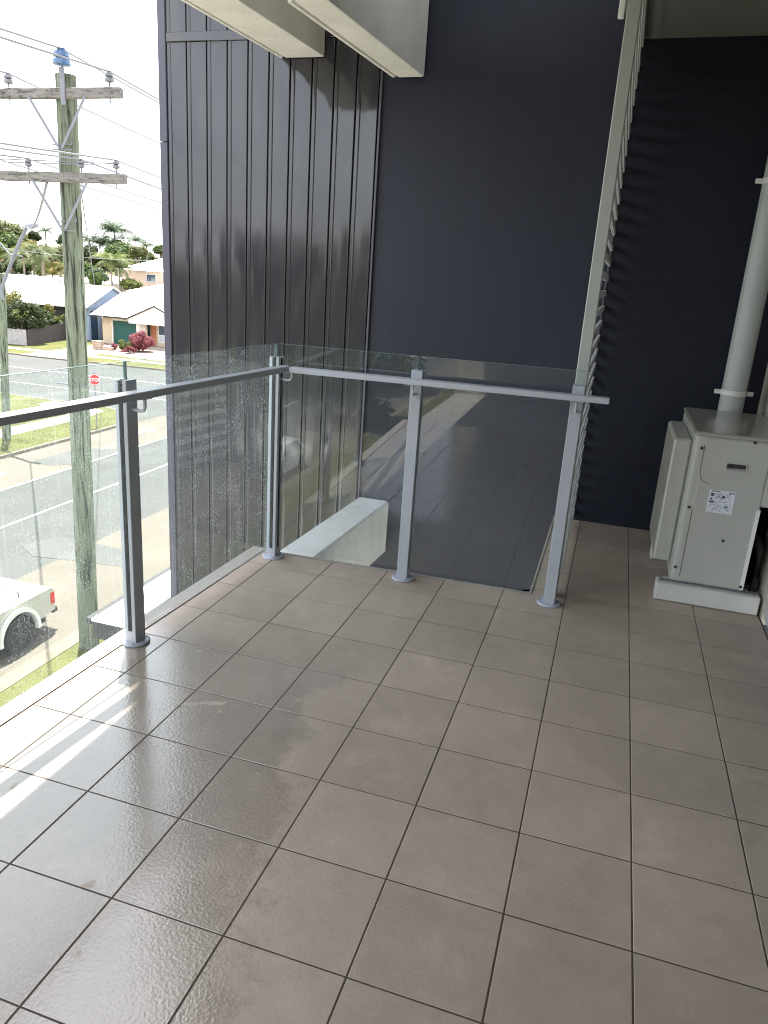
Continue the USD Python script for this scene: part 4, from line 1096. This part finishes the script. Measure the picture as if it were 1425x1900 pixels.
def frond(length, droop, seed, nl_=15, wide=.42):
    R_ = np.random.default_rng(seed); v, f = [], []
    ts = np.linspace(0, 1, nl_ + 1)
    p = np.stack([length * ts * (1 - .12 * ts ** 2), 0 * ts, length * (.42 * ts - droop * ts ** 2.2)], 1)
    for i in range(1, nl_ + 1):
        t_ = ts[i]; L_ = wide * length * .8 * math.sin(math.pi * (.12 + .83 * t_)) * R_.uniform(.85, 1.1)
        for s in (-1, 1):
            d = np.array([.55, s * .85, -.5 - R_.uniform(0, .3)]); d /= np.linalg.norm(d)
            a = p[i]; b = p[i - 1] + (p[i] - p[i - 1]) * .25; n = len(v)
            v += [a, b, (a + b) / 2 + d * L_]; f.append([n, n + 1, n + 2])
    n = len(v)
    for i in range(nl_):
        w = .03 * (1 - ts[i]) + .006; n = len(v)
        v += [p[i] + [0, -w, 0], p[i] + [0, w, 0], p[i + 1] + [0, w * .8, 0], p[i + 1] + [0, -w * .8, 0]]; f += [[n, n + 1, n + 2], [n, n + 2, n + 3]]
    return np.array(v), np.array(f)


def palm(px, head, Y, label, key='palm', length=2.3, nf=16, droop=.62, r=.14, name='palm_tree', tilt=0.):
    seed = int(px * 11 + head)
    R_ = np.random.default_rng(seed)
    h = at(px, head, 1, Y)
    t = Thing(name, label, 'palm', (h[0] - tilt, Y, G))
    zs = np.linspace(0, 1, 9)
    t.part('trunk', tube(np.stack([h[0] - tilt * (1 - zs) ** 2, np.full(9, Y), G + (h[2] - G) * zs], 1), r * (1.25 - .4 * zs), 10), M['palmbark'], smooth=50)
    for k in range(nf):
        a = k * 2.39996 + R_.uniform(-.2, .2); lift = R_.uniform(-.35, .75) if k > 2 else R_.uniform(.7, 1.1)
        v, f = frond(length * R_.uniform(.85, 1.1), droop + R_.uniform(-.12, .12), seed + k)
        c, s = math.cos(lift * .7), math.sin(lift * .7)
        v = np.stack([c * v[:, 0] - s * v[:, 2], v[:, 1], s * v[:, 0] + c * v[:, 2]], 1)
        v, f = rotz((v, f), math.degrees(a))
        t.part('frond', (v + h, f), L[key])


broad_tree(18, 404, 478, 38, 112, 'olive', 'large tree with an olive brown top at the far left', 4200, size=.34, k=16)
broad_tree(8, 425, 500, 40, 106, 'mid', 'big mid green tree in front of the olive brown one', 4200, size=.32, k=16)
broad_tree(52, 440, 500, 26, 104, 'yellow', 'yellowish green tree right of the street light arm', 2600)
broad_tree(63, 418, 462, 13, 116, 'dark', 'narrow dark green tree rising behind the street light arm', 1500)
broad_tree(97, 443, 505, 27, 112, 'olive', 'olive brown spreading tree just left of the power pole', 3000)
broad_tree(120, 420, 470, 16, 130, 'grey', 'grey green tree behind the power pole', 1600)
broad_tree(165, 450, 505, 22, 122, 'dark', 'dark dense tree just right of the power pole', 2600)
broad_tree(222, 443, 500, 26, 118, 'mid', 'rounded mid green tree below the tall palm', 3000)
broad_tree(256, 453, 492, 22, 116, 'olive', 'olive yellow tree above the pink house roof', 2200)
broad_tree(299, 449, 485, 16, 118, 'mid', 'rounded green tree beside the edge of the cladding', 2000)
broad_tree(228, 474, 498, 20, 93, 'bright', 'flat topped bright green tree before the pink house', 2000, size=.2)
broad_tree(176, 492, 535, 20, 88, 'grey', 'grey green tree behind the blue house roof', 2600, size=.2)
broad_tree(140, 480, 530, 30, 96, 'mid', 'mid green tree hidden in part by the power pole', 2600)
broad_tree(70, 470, 520, 22, 100, 'mid', 'green tree behind the two slim palms', 2400)
broad_tree(20, 470, 520, 30, 98, 'dark', 'dark green tree beside the orange roofed house', 2600)
broad_tree(213, 436, 500, 19, 132, 'grey', 'tall grey green tree behind the tallest palm', 3000, size=.3)
for i_, (px_, tp_, hw_, key_) in enumerate(((155, 462, 20, 'mid'), (190, 466, 20, 'dark'), (240, 462, 22, 'grey'), (278, 462, 20, 'mid'), (110, 462, 26, 'mid'), (48, 458, 26, 'mid'))):
    broad_tree(px_, tp_, 520, hw_, 138, key_, ('background tree showing first right of the power pole', 'dark background tree left of the tallest palm', 'grey green background tree under the thin palm', 'background tree just above the white hip roof', 'background tree left of the power pole behind the olive one', 'background tree between the street light arm and the olive tree')[i_], 2600, size=.34)
palm(212, 428, 128, 'tallest palm with a dark crown against the sky', 'grey', 5.0, 24, .7, .24)
palm(203, 452, 126, 'dark palm under the tallest palm', 'grey', 4.4, 20, .7, .2)
palm(166, 446, 124, 'dark feathery palm right of the power pole', 'grey', 3.0, 16)
palm(185, 452, 126, 'feathery palm between power pole and tallest palm', 'grey', 2.8, 14)
palm(252, 446, 126, 'thin feathery palm against the sky above the pink house', 'grey', 2.6, 14)
palm(272, 456, 126, 'small distant palm nearest the cladding', 'grey', 2.4, 14)
palm(84, 428, 122, 'distant blue green palm left of the power pole', 'grey', 2.4, 14)
palm(206, 484, 84, 'bright green palm standing behind the blue gable', 'bright', 3.0, 22, .65, .13)
palm(221, 497, 84.5, 'drooping green palm before the pink house', 'palm', 2.6, 18, .8, .12)
palm(43, 476, 80, 'slim palm with a pale trunk left of the power pole', 'palm', 3.3, 22, .75, .14)
palm(78, 470, 82, 'stout palm with a thick trunk beside the slim palm', 'palm', 3.3, 24, .7, .24)
palm(62, 488, 84, 'low palm between two taller ones', 'palm', 2.7, 18, .8, .14)
palm(112, 500, 84, 'yellow green bushy palm touching the power pole', 'yellow', 2.8, 22, .75, .2)
palm(97, 508, 85, 'pale fronded palm behind the white roof', 'yellow', 2.3, 18, .8, .14)
shrub(20, 530, 580, 24, 63.5, 'yellow', 'tall yellow green shrub behind the corner fence', 2200, .17)
shrub(40, 556, 616, 33, 60.2, 'dark', 'dark green rounded shrub hanging over the corner fence', 7000, .17, k=26)
shrub(36, 572, 600, 16, 59.4, 'bright', 'light green shrub on the front of the dark shrub', 700, .13)
shrub(78, 566, 612, 12, 64, 'mid', 'small green shrub right of the dark shrub', 900, .13)
shrub(88, 560, 592, 10, 65.5, 'yellow', 'small yellow shrub before the white roof', 500, .12)
shrub(95, 588, 612, 13, 66.2, 'dark', 'dark shrub behind the driveway fence', 800, .13)
palm(108, 594, 66.6, 'low bright palm fronds over the driveway fence', 'bright', 1.5, 14, .7, .08)
shrub(243, 516, 545, 20, 84, 'bright', 'light green shrub before the pink house wall', 2000, .18)
shrub(178, 505, 532, 18, 80, 'mid', 'green shrub behind the blue house roof', 1800, .18)
shrub(262, 617, 657, 22, 63, 'pink', 'large pink flowering shrub before the house window', 9000, .085, k=30)
shrub(241, 642, 659, 14, 60.8, 'pink', 'low pink flowering shrub in front of the large one', 2200, .075)
shrub(212, 636, 650, 6, 62.5, 'pink', 'small pink shrub beside the garage pillar', 600, .075)
shrub(230, 630, 653, 12, 62.0, 'bright', 'yellow green shrub among the pink ones', 1800, .085)
# seen only as a mirror image in the back panes: planting along the road behind the viewer
for i, (x_, y_, s_) in enumerate(((-24, -47, 8.2), (-31, -44, 7.2), (-17.5, -52, 9.0), (-13, -38, 5.4), (-34, -32, 6.0))):
    t = Thing('roadside_tree', ('tall tree mirrored in the glass beyond the road behind the viewer', 'tree mirrored in the glass above the parked cars', 'farthest tree mirrored in the glass', 'tree near the kerb mirrored in the glass', 'tree on the verge across the road mirrored in the glass')[i], 'tree', (x_, y_, G))
    c = np.array([x_, y_, G + s_ * .72]); cs, rs = crown_clumps(c, s_ * .62, s_ * .78, 22, 50 + i, True)
    t.part('trunk', tube([(x_, y_, G), (x_, y_, c[2])], [.3, .12], 8), M['bark'])
    t.part('crown', leaves(cs, rs, 5200, .34, 60 + i), L['mid' if i % 2 else 'dark'])
